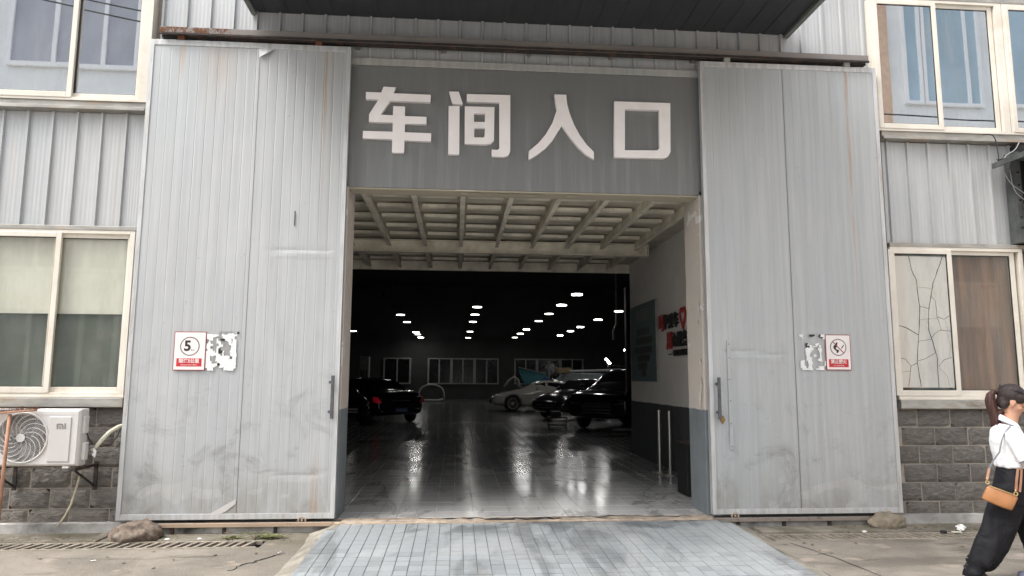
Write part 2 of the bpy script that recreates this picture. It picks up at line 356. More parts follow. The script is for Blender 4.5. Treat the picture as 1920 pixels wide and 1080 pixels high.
MAT['shoe'] = M('blue_grey_shoe', (.20, .22, .30), .8, 0, .3, 90, bump=.4, bk=200)

# ------------------------------------------------------------------ mesh helpers
def wloc(o):
    v = Vector((0, 0, 0))
    while o: v += o.location; o = o.parent
    return v
class G:
    def __init__(s): s.v = []; s.f = []
    def add(s, vs, fs):
        b = len(s.v); s.v += [tuple(p) for p in vs]; s.f += [tuple(b+i for i in f) for f in fs]; return s
    def box(s, x0, x1, y0, y1, z0, z1):
        return s.add([(x0, y0, z0), (x1, y0, z0), (x1, y1, z0), (x0, y1, z0), (x0, y0, z1), (x1, y0, z1), (x1, y1, z1), (x0, y1, z1)],
                     [(0, 3, 2, 1), (4, 5, 6, 7), (0, 1, 5, 4), (1, 2, 6, 5), (2, 3, 7, 6), (3, 0, 4, 7)])
    def tube(s, pts, r, n=8, cap=True, rs=None, ry=None):
        pts = [Vector(p) for p in pts]; N = len(pts); vs = []; fs = []
        ref = None
        for i, p in enumerate(pts):
            t = (pts[min(i+1, N-1)]-pts[max(i-1, 0)]).normalized()
            if ref is None:
                ref = Vector((0, 0, 1)) if abs(t.z) < .9 else Vector((0, 1, 0))
            a = (ref - t*ref.dot(t)).normalized(); b = t.cross(a); ref = a
            ra = rs[i] if rs else r; rb = (ry[i] if ry else ra)
            for k in range(n):
                q = 2*math.pi*k/n; vs.append(p + a*math.cos(q)*ra + b*math.sin(q)*rb)
        for i in range(N-1):
            for k in range(n): fs.append((i*n+k, i*n+(k+1) % n, (i+1)*n+(k+1) % n, (i+1)*n+k))
        if cap: fs.append(tuple(range(n-1, -1, -1))); fs.append(tuple((N-1)*n+k for k in range(n)))
        return s.add(vs, fs)
    def cyl(s, c, r, h, ax='z', n=20, r2=None):
        c = Vector(c); d = {'x': Vector((1, 0, 0)), 'y': Vector((0, 1, 0)), 'z': Vector((0, 0, 1))}[ax]
        return s.tube([c, c+d*h], r, n, True, rs=[r, r if r2 is None else r2])
    def torus(s, c, Rr, r, ax='y', n=24, k=6, a0=0, a1=2*math.pi, ry=None):
        c = Vector(c); pts = []
        full = abs(a1-a0-2*math.pi) < 1e-6
        vs = []; fs = []; N = n if full else n+1
        for i in range(N):
            a = a0+(a1-a0)*i/n
            u = {'y': Vector((math.cos(a), 0, math.sin(a))), 'x': Vector((0, math.cos(a), math.sin(a))), 'z': Vector((math.cos(a), math.sin(a), 0))}[ax]
            d = {'y': Vector((0, 1, 0)), 'x': Vector((1, 0, 0)), 'z': Vector((0, 0, 1))}[ax]
            for j in range(k):
                q = 2*math.pi*j/k; vs.append(c+u*(Rr+r*math.cos(q))+d*((ry or r)*math.sin(q)))
        for i in range(n):
            for j in range(k): fs.append((i*k+j, ((i+1) % N)*k+j, ((i+1) % N)*k+(j+1) % k, i*k+(j+1) % k))
        return s.add(vs, fs)
    def prism(s, poly, y0, y1, ax='y'):   # polygon in (x,z) extruded along y, or (y,z) along x, (x,y) along z
        n = len(poly)
        f = {'y': lambda a, b, t: (a, t, b), 'x': lambda a, b, t: (t, a, b), 'z': lambda a, b, t: (a, b, t)}[ax]
        vs = [f(a, b, y0) for a, b in poly]+[f(a, b, y1) for a, b in poly]
        return s.add(vs, [tuple(range(n)), tuple(range(2*n-1, n-1, -1))]+[(i, (i+1) % n, n+(i+1) % n, n+i) for i in range(n)])
    def ell(s, c, rx, ry, rz, n=16, m_=10, rot=None):
        vs = []; fs = []
        for i in range(m_+1):
            t = math.pi*i/m_
            for k in range(n):
                q = 2*math.pi*k/n
                p = Vector((rx*math.sin(t)*math.cos(q), ry*math.sin(t)*math.sin(q), rz*math.cos(t)))
                if rot is not None: p = rot @ p
                vs.append(Vector(c)+p)
        for i in range(m_):
            for k in range(n): fs.append((i*n+k, (i+1)*n+k, (i+1)*n+(k+1) % n, i*n+(k+1) % n))
        return s.add(vs, fs)
    def mesh(s, name, org=(0, 0, 0), smooth=False, merge=True):
        o = Vector(org)
        me = bpy.data.meshes.new(name); me.from_pydata([tuple(Vector(p)-o) for p in s.v], [], s.f)
        bm = bmesh.new(); bm.from_mesh(me)
        if merge: bmesh.ops.remove_doubles(bm, verts=bm.verts, dist=1e-5)
        bmesh.ops.recalc_face_normals(bm, faces=bm.faces); bm.to_mesh(me); bm.free()
        if smooth: me.polygons.foreach_set('use_smooth', [True]*len(me.polygons))
        me.update(); return me
    def obj(s, name, mat, parent=None, smooth=False, bevel=0, org=None, seg=2, merge=True):
        pl = wloc(parent) if parent else Vector((0, 0, 0))
        if org is None: org = pl
        me = s.mesh(name, org, smooth, merge)
        o = bpy.data.objects.new(name, me); C.objects.link(o); o.location = Vector(org)-pl; o.parent = parent
        if mat is not None: me.materials.append(MAT[mat] if isinstance(mat, str) else mat)
        if bevel:
            b = o.modifiers.new('bevel', 'BEVEL'); b.width = bevel; b.segments = seg; b.limit_method = 'ANGLE'; b.angle_limit = R(40)
        return o
def box(name, mat, parent, x0, x1, y0, y1, z0, z1, bevel=0, **k): return G().box(x0, x1, y0, y1, z0, z1).obj(name, mat, parent, bevel=bevel, **k)
def tag(o, label=None, cat=None, group=None, kind=None):
    if label: o['label'] = label
    if cat: o['category'] = cat
    if group: o['group'] = group
    if kind: o['kind'] = kind
    return o
def thing(name, loc, label, cat, group=None):
    o = bpy.data.objects.new(name, None); C.objects.link(o); o.location = loc; o.empty_display_size = .2
    return tag(o, label, cat, group)
def inst(name, me, loc, parent, rot=None, scale=None):
    o = bpy.data.objects.new(name, me); C.objects.link(o); o.parent = parent; o.location = Vector(loc)-(wloc(parent) if parent else Vector((0, 0, 0)))
    if rot: o.rotation_euler = rot
    if scale: o.scale = scale
    return o
def copy_tree(o, parent=None):
    c = o.copy(); C.objects.link(c); c.parent = parent
    for ch in list(o.children): copy_tree(ch, c)
    return c
def shape(name, polys, mat, parent, y, depth, org=None, holes=True):
    """flat outline(s) in x,z filled with holes, extruded along y (front face at y)"""
    cu = bpy.data.curves.new(name, 'CURVE'); cu.dimensions = '2D'; cu.fill_mode = 'BOTH'; cu.extrude = depth/2
    for p in polys:
        sp = cu.splines.new('POLY'); sp.points.add(len(p)-1); sp.use_cyclic_u = True
        for i, (a, b) in enumerate(p): sp.points[i].co = (a, b, 0, 1)
    t = bpy.data.objects.new('tmp', cu); me = bpy.data.meshes.new_from_object(t)
    bpy.data.objects.remove(t); bpy.data.curves.remove(cu)
    me.transform(Matrix.Rotation(math.pi/2, 4, 'X')); 
    me.transform(Matrix.Translation((0, y+depth/2, 0)))
    pl = wloc(parent) if parent else Vector((0, 0, 0))
    me.transform(Matrix.Translation(-pl)); me.materials.clear(); me.materials.append(MAT[mat]); me.name = name
    o = bpy.data.objects.new(name, me); C.objects.link(o); o.parent = parent; return o
def text(name, body, size, mat, parent, mtx, depth=.002, align='CENTER', fitw=None, bold=0.):
    cu = bpy.data.curves.new(name, 'FONT'); cu.body = body; cu.size = size; cu.extrude = depth; cu.align_x = align; cu.align_y = 'CENTER'; cu.offset = bold; cu.resolution_u = 3
    t = bpy.data.objects.new('tmp', cu); C.objects.link(t); dg = bpy.context.evaluated_depsgraph_get()
    me = bpy.data.meshes.new_from_object(t.evaluated_get(dg)); bpy.data.objects.remove(t); bpy.data.curves.remove(cu)
    if fitw and len(me.vertices):
        xs = [v.co.x for v in me.vertices]; k = fitw/(max(xs)-min(xs)); me.transform(Matrix.Scale(k, 4, (1, 0, 0)))
    me.transform(mtx); pl = wloc(parent) if parent else Vector((0, 0, 0)); me.transform(Matrix.Translation(-pl))
    me.materials.clear(); me.materials.append(MAT[mat]); me.name = name
    o = bpy.data.objects.new(name, me); C.objects.link(o); o.parent = parent; return o
def onwall(x, y, z): return Matrix.Translation((x, y, z)) @ Matrix.Rotation(math.pi/2, 4, 'X')
def frng(a, b, s):
    while a < b-1e-6: yield a; a += s
# ================================================================== SETTING
FZ = .11
gr = G()
for (x0, x1, y0, y1) in ((-40, 40, -60, -.62), (-40, -6.6, -.62, -.37), (-1.78, 3.08, -.62, -.37), (8.2, 40, -.62, -.37), (-40, 40, -.37, .3)):
    gr.add([(x0, y0, 0), (x1, y0, 0), (x1, y1, 0), (x0, y1, 0)], [(0, 1, 2, 3)])
ground = tag(gr.obj('ground', 'concrete'), 'dirty tan concrete yard', kind='structure')
for (a, b) in ((-6.6, -1.78), (3.08, 8.2)):
    g = G().box(a, b, -.64, -.61, -.25, -.002).box(a, b, -.38, -.35, -.25, -.002).box(a, b, -.64, -.35, -.27, -.25)
    g.obj('drain_channel', 'dark', ground)
def crack(pts, wd, name='crack', mat='dark', par=ground, z=.003):
    g = G(); L = []
    rr_ = random.Random(len(pts)*7+int(wd*1e4)); P = []
    for i in range(len(pts)-1):
        for k in range(6):
            t = k/6; p = Vector(pts[i]).lerp(Vector(pts[i+1]), t); P.append(p+Vector((rr_.uniform(-1, 1), rr_.uniform(-1, 1)))*wd*.6)
    P.append(Vector(pts[-1])); vs = []; n = len(P)
    for i, p in enumerate(P):
        t = (P[min(i+1, n-1)]-P[max(i-1, 0)]).normalized(); q = Vector((-t.y, t.x))
        ww = wd*(.35+.65*math.sin(math.pi*(i+.3)/(n+.3)))*rr_.uniform(.4, 1)
        vs += [(p+q*ww/2).to_3d()+Vector((0, 0, z)), (p-q*ww/2).to_3d()+Vector((0, 0, z))]
    g.add(vs, [(2*i, 2*i+1, 2*i+3, 2*i+2) for i in range(n-1)]); return g.obj(name, mat, par)
crack([(-1.80, -1.42), (-1.72, -1.2), (-1.62, -1.05), (-1.5, -.85)], .035)
crack([(-3.4, -.95), (-2.6, -1.0), (-1.9, -.9)], .008)
crack([(3.2, -.72), (3.35, -1.3), (3.45, -2.6)], .022)
crack([(3.05, -1.15), (3.2, -1.2), (3.4, -1.1)], .01)
crack([(2.95, -1.0), (2.99, -1.9), (3.0, -3.2)], .02)
# raised slab pieces between drain and wall
sl = [(3.1, 4.0, -.345, -.10, .03), (4.02, 6.4, -.34, .06, .018), (-5.9, -3.35, -.34, .08, .016), (-2.8, -1.9, -.34, -.14, .012)]
for (a, b, c, d, h) in sl: box('concrete_slab', 'concrete', ground, a, b, c, d, -.01, h, .008)

# interior floor
fl = tag(G().add([(-14, 16, FZ-.006), (16, 16, FZ-.006), (16, 43, FZ-.006), (-14, 43, FZ-.006)], [(0, 1, 2, 3)]).obj('floor', 'farfloor'), 'grey tiled workshop floor', kind='structure')
box('floor_base', 'floorgrout', fl, -6.2, 7.2, .0, 16.0, -.1, FZ-.005)
box('floor_base', 'farfloor', fl, -14, -6.2, 6.4, 16.0, -.1, FZ-.006)
box('floor_base', 'farfloor', fl, 7.2, 16, 6.4, 16.0, -.1, FZ-.006)
def tile_mesh(w_, l_, h_, mat, ch=.0015):
    a, b = w_/2, l_/2; g = G()
    g.add([(-a, -b, -h_), (a, -b, -h_), (a, b, -h_), (-a, b, -h_), (-a, -b, -ch), (a, -b, -ch), (a, b, -ch), (-a, b, -ch), (-a+ch, -b+ch, 0), (a-ch, -b+ch, 0), (a-ch, b-ch, 0), (-a+ch, b-ch, 0)],
          [(0, 1, 5, 4), (1, 2, 6, 5), (2, 3, 7, 6), (3, 0, 4, 7), (4, 5, 9, 8), (5, 6, 10, 9), (6, 7, 11, 10), (7, 4, 8, 11), (8, 9, 10, 11)])
    me = g.mesh('tile'); me.materials.append(MAT[mat]); return me
TW, TL = .2, .3
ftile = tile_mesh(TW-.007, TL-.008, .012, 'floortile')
cells = []
for j in range(54):
    for i in range(66):
        x = -6.1+i*TW; y = .28+j*TL
        if y < .55 and not (-1.17 < x < 2.68): continue
        if y < 6.4 and not (-3.1 < x < 3.4): continue
        if not (-6.1 < x < 7.1): continue
        ratio = x/(y+7.5)
        cells.append((y + (0 if -1.45/8 < ratio < 3.0/8.3 and x > -1.3-.08*y and x < 2.9+.2*y else 100), x, y))
cells.sort(); st = G()
for k, (_, x, y) in enumerate(cells):
    dz = rnd.uniform(-.0006, .0006)
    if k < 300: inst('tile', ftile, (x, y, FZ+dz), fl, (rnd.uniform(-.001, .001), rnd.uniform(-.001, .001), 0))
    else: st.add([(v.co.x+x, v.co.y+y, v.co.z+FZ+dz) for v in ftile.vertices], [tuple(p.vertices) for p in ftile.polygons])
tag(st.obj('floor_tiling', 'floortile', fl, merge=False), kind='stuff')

# ramp
def rampz(y): 
    t = max(0., min(1., (-.14-y)/3.2)); return .012+(.088)*(1-t)**1.25
ramp_b = G(); RX0, RX1 = -1.24, 2.84
ys = [-.10-.165*k for k in range(0, 22)]
def redge(y): t = max(0, min(1, (-.1-y)/.55)); return .30*(1-t)**2   # rounded shoulders near the sill
vs = []; 
for y in ys: vs += [(RX0-.02+redge(y)*.3-.02*0, y, rampz(y)-.006), (RX1+.02-redge(y)*.2, y, rampz(y)-.006)]
n = len(ys); vs += [(a, b, -.02) for a, b, c in vs]
fs = [(2*i, 2*i+1, 2*i+3, 2*i+2) for i in range(n-1)]+[(2*i, 2*i+2, 2*n+2*i+2, 2*n+2*i) for i in range(n-1)]+[(2*i+1, 2*n+2*i+1, 2*n+2*i+3, 2*i+3) for i in range(n-1)]+[(0, 2*n, 2*n+1, 1)]
ramp = tag(ramp_b.add(vs, fs).obj('ramp', 'grout'), 'tiled entrance ramp', kind='structure')
RW, RL = .11, .132
rt_ = tile_mesh(RW-.006, RL-.007, .010, 'ramptile', .001); cells = []
for j in range(26):
    for i in range(38):
        y = -.10-RL/2-j*RL; x = RX0+RW/2+i*RW
        if x-RW/2 < RX0+redge(y)*.3-.03 or x+RW/2 > RX1-redge(y)*.2+.03: continue
        cells.append((-y if y > -2.2 else 100-y, x, y))
vis = sorted([c for c in cells if c[0] < 50], key=lambda c: -c[0]); rest = vis[300:]+[c for c in cells if c[0] >= 50]; st = G()
for (_, x, y) in vis[:300]:
    sl_ = math.atan2(rampz(y-.08)-rampz(y+.08), -.16)
    inst('tile', rt_, (x, y, rampz(y)+rnd.uniform(-.0012, .0012)), ramp, (math.atan((rampz(y+.08)-rampz(y-.08))/.16)+rnd.uniform(-.003, .003), rnd.uniform(-.004, .004), rnd.uniform(-.004, .004)))
for (_, x, y) in rest:
    sl_ = (rampz(y+.08)-rampz(y-.08))/.16
    st.add([(v.co.x+x, v.co.y+y, v.co.z+rampz(y)+v.co.y*sl_) for v in rt_.vertices], [tuple(p.vertices) for p in rt_.polygons])
tag(st.obj('ramp_tiling', 'ramptile', ramp, merge=False), kind='stuff')
# mortar edges of the ramp
for sgn, xe in ((-1, RX0), (1, RX1)):
    g = G(); vs = []; N = 50
    for i in range(N):
        y = -.06-3.4*i/(N-1); q = redge(y)*(.3 if sgn < 0 else -.2)
        nz = mnoise.noise(Vector((sgn*3, y*2.2, 0))); w1 = (.06+.03*nz)*(1+1.3*(y > -.5)*(1+(y+.1)/.4)); z = rampz(y)
        n2 = mnoise.noise(Vector((sgn*9, y*5, 2)))*.003
        vs += [(xe+q-sgn*.012, y, z-.004), (xe+q+sgn*.03, y, z-.006+n2), (xe+q+sgn*(.03+w1*.6), y, z*.55+n2), (xe+q+sgn*(.05+w1*1.6), y, .004+n2*.3), (xe+q+sgn*(.09+w1*1.6), y, -.01)]
    fs = [(5*i+k, 5*i+k+1, 5*i+k+6, 5*i+k+5) for i in range(N-1) for k in range(4)]
    g.add(vs, fs).obj('mortar_edge', 'edgeconc', ramp, smooth=True)
# broken threshold strip between ramp and floor
g = G(); N = 90; vs = []
for i in range(N):
    x = -1.2+3.9*i/(N-1); a = mnoise.noise(Vector((x*3, 0, 0))); b = mnoise.noise(Vector((x*9, 5, 0))); c_ = mnoise.noise(Vector((x*22, 9, 0)))
    vs += [(x, -.115+.01*b, .085), (x, -.10+.015*b, .100+.004*c_), (x, -.055+.02*a, .110+.006*b), (x, .01+.02*b, .103+.010*c_), (x, .09+.03*a+.015*c_, .114+.005*b), (x, .115+.03*a+.02*c_, .10)]
g.add(vs, [(6*i+k, 6*i+k+1, 6*i+k+7, 6*i+k+6) for i in range(N-1) for k in range(5)]).obj('threshold', 'threshold', ramp, smooth=True)
for (a, b, y, w_) in ((.3, 1.1, .03, .10), (-.35, .3, .05, .06), (1.0, 2.6, .08, .07), (-1.1, -.3, .1, .02)):
    crack([(a, y), ((a+b)/2, y+.008), (b, y)], w_, 'crack', 'dark', ramp, .1125)
box('steel_strip', 'lowrail', ramp, -1.2, .45, -.128, -.118, .055, .104)
box('steel_strip', 'lowrail_r', ramp, .45, 2.72, -.128, -.118, .055, .106)
# hall shell
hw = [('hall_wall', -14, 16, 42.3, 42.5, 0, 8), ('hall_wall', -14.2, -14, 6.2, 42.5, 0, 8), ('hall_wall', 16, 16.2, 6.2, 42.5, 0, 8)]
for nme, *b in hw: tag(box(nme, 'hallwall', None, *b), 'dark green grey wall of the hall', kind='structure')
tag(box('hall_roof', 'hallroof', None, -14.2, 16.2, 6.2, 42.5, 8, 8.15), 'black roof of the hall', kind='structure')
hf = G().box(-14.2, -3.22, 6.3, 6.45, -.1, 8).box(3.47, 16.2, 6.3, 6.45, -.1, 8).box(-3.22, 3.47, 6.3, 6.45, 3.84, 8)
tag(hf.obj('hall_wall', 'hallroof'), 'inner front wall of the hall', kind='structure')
pw = tag(G().box(3.45, 3.65, .62, 6.3, 0, 3.9).obj('porch_wall', 'porchwall'), 'white right wall of the entrance passage with grey dado', kind='structure')
box('dado_board', 'porchwall', pw, 3.442, 3.449, .63, 6.36, FZ, 1.10)
tag(G().box(3.45, 3.652, 6.3, 6.36, 0, 3.9).obj('porch_wall', 'porchwall'), 'end of the white passage wall', kind='structure')
tag(G().box(-3.4, -3.2, .62, 6.3, 0, 3.9).obj('porch_wall', 'porchwall'), 'left wall of the entrance passage', kind='structure')
pc = tag(box('porch_ceiling', 'porchceil', None, -3.2, 3.45, .3, 6.42, 3.84, 3.9), 'cream steel deck ceiling of the entrance passage', kind='structure')
jx = [-1.12+.583*k for k in range(-3, 8)]
for x in jx:
    for (y0, y1) in ((.32, 3.99), (4.16, 6.30)):
        G().box(x-.03, x+.03, y0, y1, 3.69, 3.70).box(x-.005, x+.005, y0, y1, 3.70, 3.83).obj('joist', 'joist', pc)
bar = G().box(0, .45, -.05, .05, 0, .012).box(0, .45, -.05, -.042, .012, .045).mesh('cross_bar'); bar.materials.append(MAT['joist'])
for k in range(len(jx)-1):
    for y in (1.05, 1.63, 2.2, 2.8, 3.42, 4.62, 5.2, 5.75):
        inst('cross_bar', bar, (jx[k]+.06, y+.02*(k % 2), 3.765+rnd.uniform(-.004, .004)), pc)
G().box(-3.18, 3.2, 4.0, 4.15, 3.6, 3.615).box(-3.18, 3.2, 4.07, 4.08, 3.615, 3.79).box(-3.18, 3.2, 4.0, 4.15, 3.79, 3.805).box(3.188, 3.2, 4.0, 4.15, 3.616, 3.789).obj('main_beam', 'joist', pc)
box('edge_beam', 'joist', pc, -3.18, 3.44, 6.32, 6.40, 3.655, 3.835)

# ================================================================== WORKSHOP BUILDING
B = thing('workshop_building', (.75, .3, 0), 'grey metal-clad workshop front with wide dark entrance, cream framed windows and white Chinese characters', 'building')
wg = G()
for (x0, x1) in ((-8, -1.26), (2.76, 9.5)):
    wg.box(x0, x1, .34, .62, 0, 7.6).box(x0, x1, .117, .34, 0, 1.235).box(x0, x1, .18, .34, 3.06, 4.44).box(x0, x1, .18, .34, 6.15, 7.6)
wg.box(-3.37, -1.26, .18, .34, 1.24, 7.6).box(2.76, 4.88, .18, .34, 1.24, 7.6).box(-1.26, 2.76, .16, .30, 3.66, 7.6).box(-1.26, 2.76, .301, .62, 3.95, 7.6)
wg.obj('wall', 'mortar', B)
box('lintel', 'soffit', B, -1.2, 2.7, .118, .36, 3.595, 3.655, .004)
box('jamb', 'jamb', B, -1.262, -1.2, .10, .60, FZ-.02, 3.66, .006)
box('jamb', 'jamb', B, 2.7, 2.762, .10, .63, FZ-.02, 3.66, .006)
# peeling plaster flakes on the right jamb and the soffit
def flake(c, s_, ax, name='plaster_flake'):
    n = 9; pts = []
    for k in range(n):
        a = 2*math.pi*k/n; r_ = s_*rnd.uniform(.5, 1); pts.append((r_*math.cos(a)*.6, r_*math.sin(a)*1.5))
    g = G()
    if ax == 'x': g.add([(c[0]-.004-rnd.uniform(0, .012), c[1]+a, c[2]+b) for a, b in pts]+[(c[0]-.002, c[1], c[2])], [(k, (k+1) % n, n) for k in range(n)])
    else: g.add([(c[0]+b, c[1]+a, c[2]-.003-rnd.uniform(0, .012)) for a, b in pts]+[(c[0], c[1], c[2]-.001)], [(k, (k+1) % n, n) for k in range(n)])
    g.obj(name, 'jamb' if ax == 'x' else 'soffit', B)
for z, s_ in ((2.42, .04), (2.36, .035), (2.28, .04), (2.18, .03), (1.75, .05), (1.5, .08), (1.36, .1)): flake((2.7, .16+rnd.uniform(0, .06), z), s_, 'x')
for x in (.05, .2, .42, .6, .85, 1.3): flake((x, .17, 3.595), .07, 'z')
G().add([(-.05, .116, 3.60), (.0, .105, 3.63), (.06, .10, 3.64), (.13, .11, 3.62), (.2, .117, 3.60), (.08, .117, 3.598)], [(0, 1, 5), (1, 2, 5), (2, 3, 5), (3, 4, 5)]).obj('plaster_flake', 'jamb', B)
SP = box('sign_panel', 'sign', B, -1.245, 2.745, .10, .158, 3.61, 5.0, .003)
LET = {
'che': [[(-0.85, 4.74), (-0.714, 4.736), (-0.737, 4.668), (-0.33, 4.665), (-0.333, 4.579), (-0.774, 4.581), (-0.871, 4.417), (-0.739, 4.414), (-0.738, 4.52), (-0.61, 4.52), (-0.607, 4.41), (-0.372, 4.409), (-0.373, 4.324), (-0.607, 4.323), (-0.607, 4.225), (-0.317, 4.223), (-0.318, 4.13), (-0.607, 4.132), (-0.608, 3.99), (-0.739, 3.991), (-0.741, 4.141), (-1.059, 4.142), (-1.058, 4.226), (-0.739, 4.227), (-0.739, 4.33), (-0.998, 4.332), (-0.998, 4.417), (-0.901, 4.59), (-1.039, 4.589), (-1.04, 4.672), (-0.874, 4.672)]] ,
'jian': [[(-0.128, 4.711), (-0.02, 4.713), (0.025, 4.579), (0.021, 4.567), (-0.087, 4.57)], [(-0.13, 4.544), (-0.009, 4.546), (-0.005, 3.989), (-0.127, 3.99)], [(0.071, 4.689), (0.555, 4.694), (0.558, 4.048), (0.537, 3.999), (0.487, 3.977), (0.353, 3.98), (0.353, 4.058), (0.411, 4.055), (0.437, 4.071), (0.433, 4.603), (0.068, 4.601)], [(0.049, 4.546), (0.379, 4.548), (0.376, 4.166), (0.346, 4.127), (0.292, 4.114), (0.053, 4.115)], [(0.152, 4.468), (0.273, 4.47), (0.274, 4.373), (0.153, 4.369)], [(0.158, 4.3), (0.275, 4.301), (0.271, 4.207), (0.259, 4.193), (0.157, 4.192)]] ,
'ru': [[(1.052, 4.721), (1.187, 4.722), (1.198, 4.612), (1.224, 4.51), (1.274, 4.375), (1.339, 4.253), (1.416, 4.147), (1.496, 4.066), (1.496, 3.976), (1.404, 4.036), (1.316, 4.117), (1.229, 4.227), (1.174, 4.304), (1.135, 4.359), (1.09, 4.285), (1.031, 4.186), (0.954, 4.094), (0.856, 4.013), (0.763, 3.956), (0.767, 4.055), (0.867, 4.143), (0.954, 4.252), (1.031, 4.39), (1.08, 4.544), (1.065, 4.619)]] ,
'kou': [[(1.735, 4.666), (2.383, 4.667), (2.372, 4.093), (2.344, 4.039), (2.292, 4.015), (1.728, 4.012)], [(1.857, 4.578), (2.252, 4.579), (2.245, 4.134), (2.22, 4.106), (1.849, 4.097)]] ,
}
for k, ps in LET.items():
    shape('character', ps, 'letter', SP, .048, .05)
box('ledge_trim', 'clad_warm', B, -1.26, 2.76, .085, .16, 5.004, 5.085, .003)
# cladding: sheets and ribs
PIT = .252
def sheet_mesh(z0, z1):
    g = G(); n = 12; vs = []
    for i in range(n+1):
        x = PIT*i/n; yy = .0015 if i % 2 else 0
        vs += [(x, yy, z0), (x, yy, z1)]
    g.add(vs, [(2*i, 2*i+2, 2*i+3, 2*i+1) for i in range(n)])
    me = g.mesh('cladding_sheet'); me.materials.append(MAT['clad']); return me
def rib_mesh(z0, z1):
    me = G().prism([(-.019, .0), (-.011, -.026), (.011, -.026), (.019, .0)], z0, z1, 'z').mesh('rib'); me.materials.append(MAT['clad']); return me
def band(x0, x1, z0, z1, y, first=None):
    zc = (z0+z1)/2; sm = sheet_mesh(z0-zc, z1-zc); rm = rib_mesh(z0-zc, z1-zc); xs = []
    x = x0
    while x < x1-.02:
        inst('cladding_sheet', sm, (x, y, zc), B, scale=(min(1, (x1-x)/PIT), 1, 1)); x += PIT
    x = x0 if first is None else first
    while x < x1+.01:
        inst('rib', rm, (x, y-.0005, zc), B, (0, rnd.uniform(-.0012, .0012), 0)); x += PIT
band(-7.57, -3.37, 3.11, 4.365, .15, first=-7.37)
band(4.93, 9.5, 3.11, 4.325, .15, first=4.99)
band(-3.29, 4.83, 5.09, 7.5, .155)
for (x0, x1) in ((-3.29, -1.262), (2.762, 4.83)): band(x0, x1, 1.4, 5.089, .155)
# sills and headers
for (x0, x1) in ((-8, -3.37), (4.9, 9.5)):
    box('sill', 'sill', B, x0, x1, .03, .2, 1.238, 1.332, .006)
    box('sill_lip', 'frame', B, x0, x1, .045, .2, 1.334, 1.352, .003)
    box('header', 'sill', B, x0, x1, .055, .2, 3.062, 3.108, .004)
    z0 = 4.37 if x0 < 0 else 4.335
    G().box(x0, x1, .04, .2, z0, z0+.035).box(x0, x1, .075, .2, z0+.036, z0+.10).obj('sill', 'sill', B, bevel=.003)
    box('header', 'sill', B, x0, x1, .055, .2, 6.08, 6.15, .004)
# windows --------------------------------------------------------
def bars(x0, x1, z0, z1, y0, y1, wl, wr, wb, wt):
    return G().box(x0, x0+wl, y0, y1, z0, z1).box(x1-wr, x1, y0, y1, z0, z1).box(x0+wl, x1-wr, y0, y1, z0, z0+wb).box(x0+wl, x1-wr, y0, y1, z1-wt, z1)
def window(x0, x1, z0, z1, sashes, glass, fl_=.05, fr_=.05):
    wn = bars(x0, x1, z0, z1, .06, .175, fl_, fr_, .035, .035).obj('window', 'frame', B, bevel=.003)
    for (a, b, front) in sashes:
        y = .052 if front else .092; zz0, zz1 = z0+.028, z1-.028
        bars(a, b, zz0, zz1, y, y+.035, .055, .055, .06, .05).obj('sash', 'frame', wn, bevel=.004)
        bars(a+.055, b-.055, zz0+.06, zz1-.05, y+.012, y+.024, .007, .007, .007, .007).obj('gasket', 'black', wn)
        G().box(a+.05, b-.05, y+.017, y+.021, zz0+.055, zz1-.045).obj('pane', glass, wn)
    return wn
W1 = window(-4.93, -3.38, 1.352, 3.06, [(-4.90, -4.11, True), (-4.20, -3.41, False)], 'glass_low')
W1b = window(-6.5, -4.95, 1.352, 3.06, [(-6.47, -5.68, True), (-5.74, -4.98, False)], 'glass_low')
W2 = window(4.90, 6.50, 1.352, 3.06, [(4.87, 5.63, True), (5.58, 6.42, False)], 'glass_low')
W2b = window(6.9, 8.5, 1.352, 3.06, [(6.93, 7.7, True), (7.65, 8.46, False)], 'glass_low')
W3 = window(-5.1, -3.36, 4.472, 6.10, [(-5.05, -4.14, True), (-4.22, -3.45, False)], 'glass_up', fr_=.1)
W4 = window(4.83, 6.50, 4.435, 6.08, [(4.87, 5.66, True), (5.60, 6.40, False)], 'glass_up', .06, .09)
W5 = window(6.505, 8.2, 4.435, 6.08, [(6.53, 7.35, True), (7.3, 8.15, False)], 'glass_up')
# what stands right behind the panes
box('reflection_sheet', 'pane_sheet', W1, -4.9, -3.4, .135, .139, 2.19, 3.03)  # reflected bright wall, put in as a pale sheet behind the glass
box('back_panel', 'darkbacking', W1, -4.93, -3.38, .178, .19, 1.38, 3.04)
box('back_panel', 'darkbacking', W1b, -6.5, -4.95, .178, .19, 1.38, 3.04)
cp = box('pane_sheet', 'whitepane', W2, 4.93, 5.575, .0735, .0775, 1.47, 2.955)
G().box(5.6, 6.45, .15, .155, 1.38, 3.04).obj('curtain', 'curtain', W2)
box('back_panel', 'darkbacking', W2, 4.9, 6.5, .178, .19, 1.38, 3.04)
box('back_panel', 'darkbacking', W2b, 6.9, 8.5, .178, .19, 1.38, 3.04)
for wn, a, b in ((W3, -5.1, -3.36), (W4, 4.83, 6.5), (W5, 6.51, 8.2)): box('back_panel', 'inwhite', wn, a, b, .178, .19, 4.5, 6.08)
g = G(); vs = []; N = 30
for i in range(N):
    z = 4.52+1.52*i/(N-1); vs += [(4.9, .15, z), (5.06+.012*math.sin(i*1.9)+.03*(1-i/N)*0-.06*(i/N), .15, z)]
g.add(vs, [(2*i, 2*i+1, 2*i+3, 2*i+2) for i in range(N-1)]).obj('curtain', 'tancurt', W4)
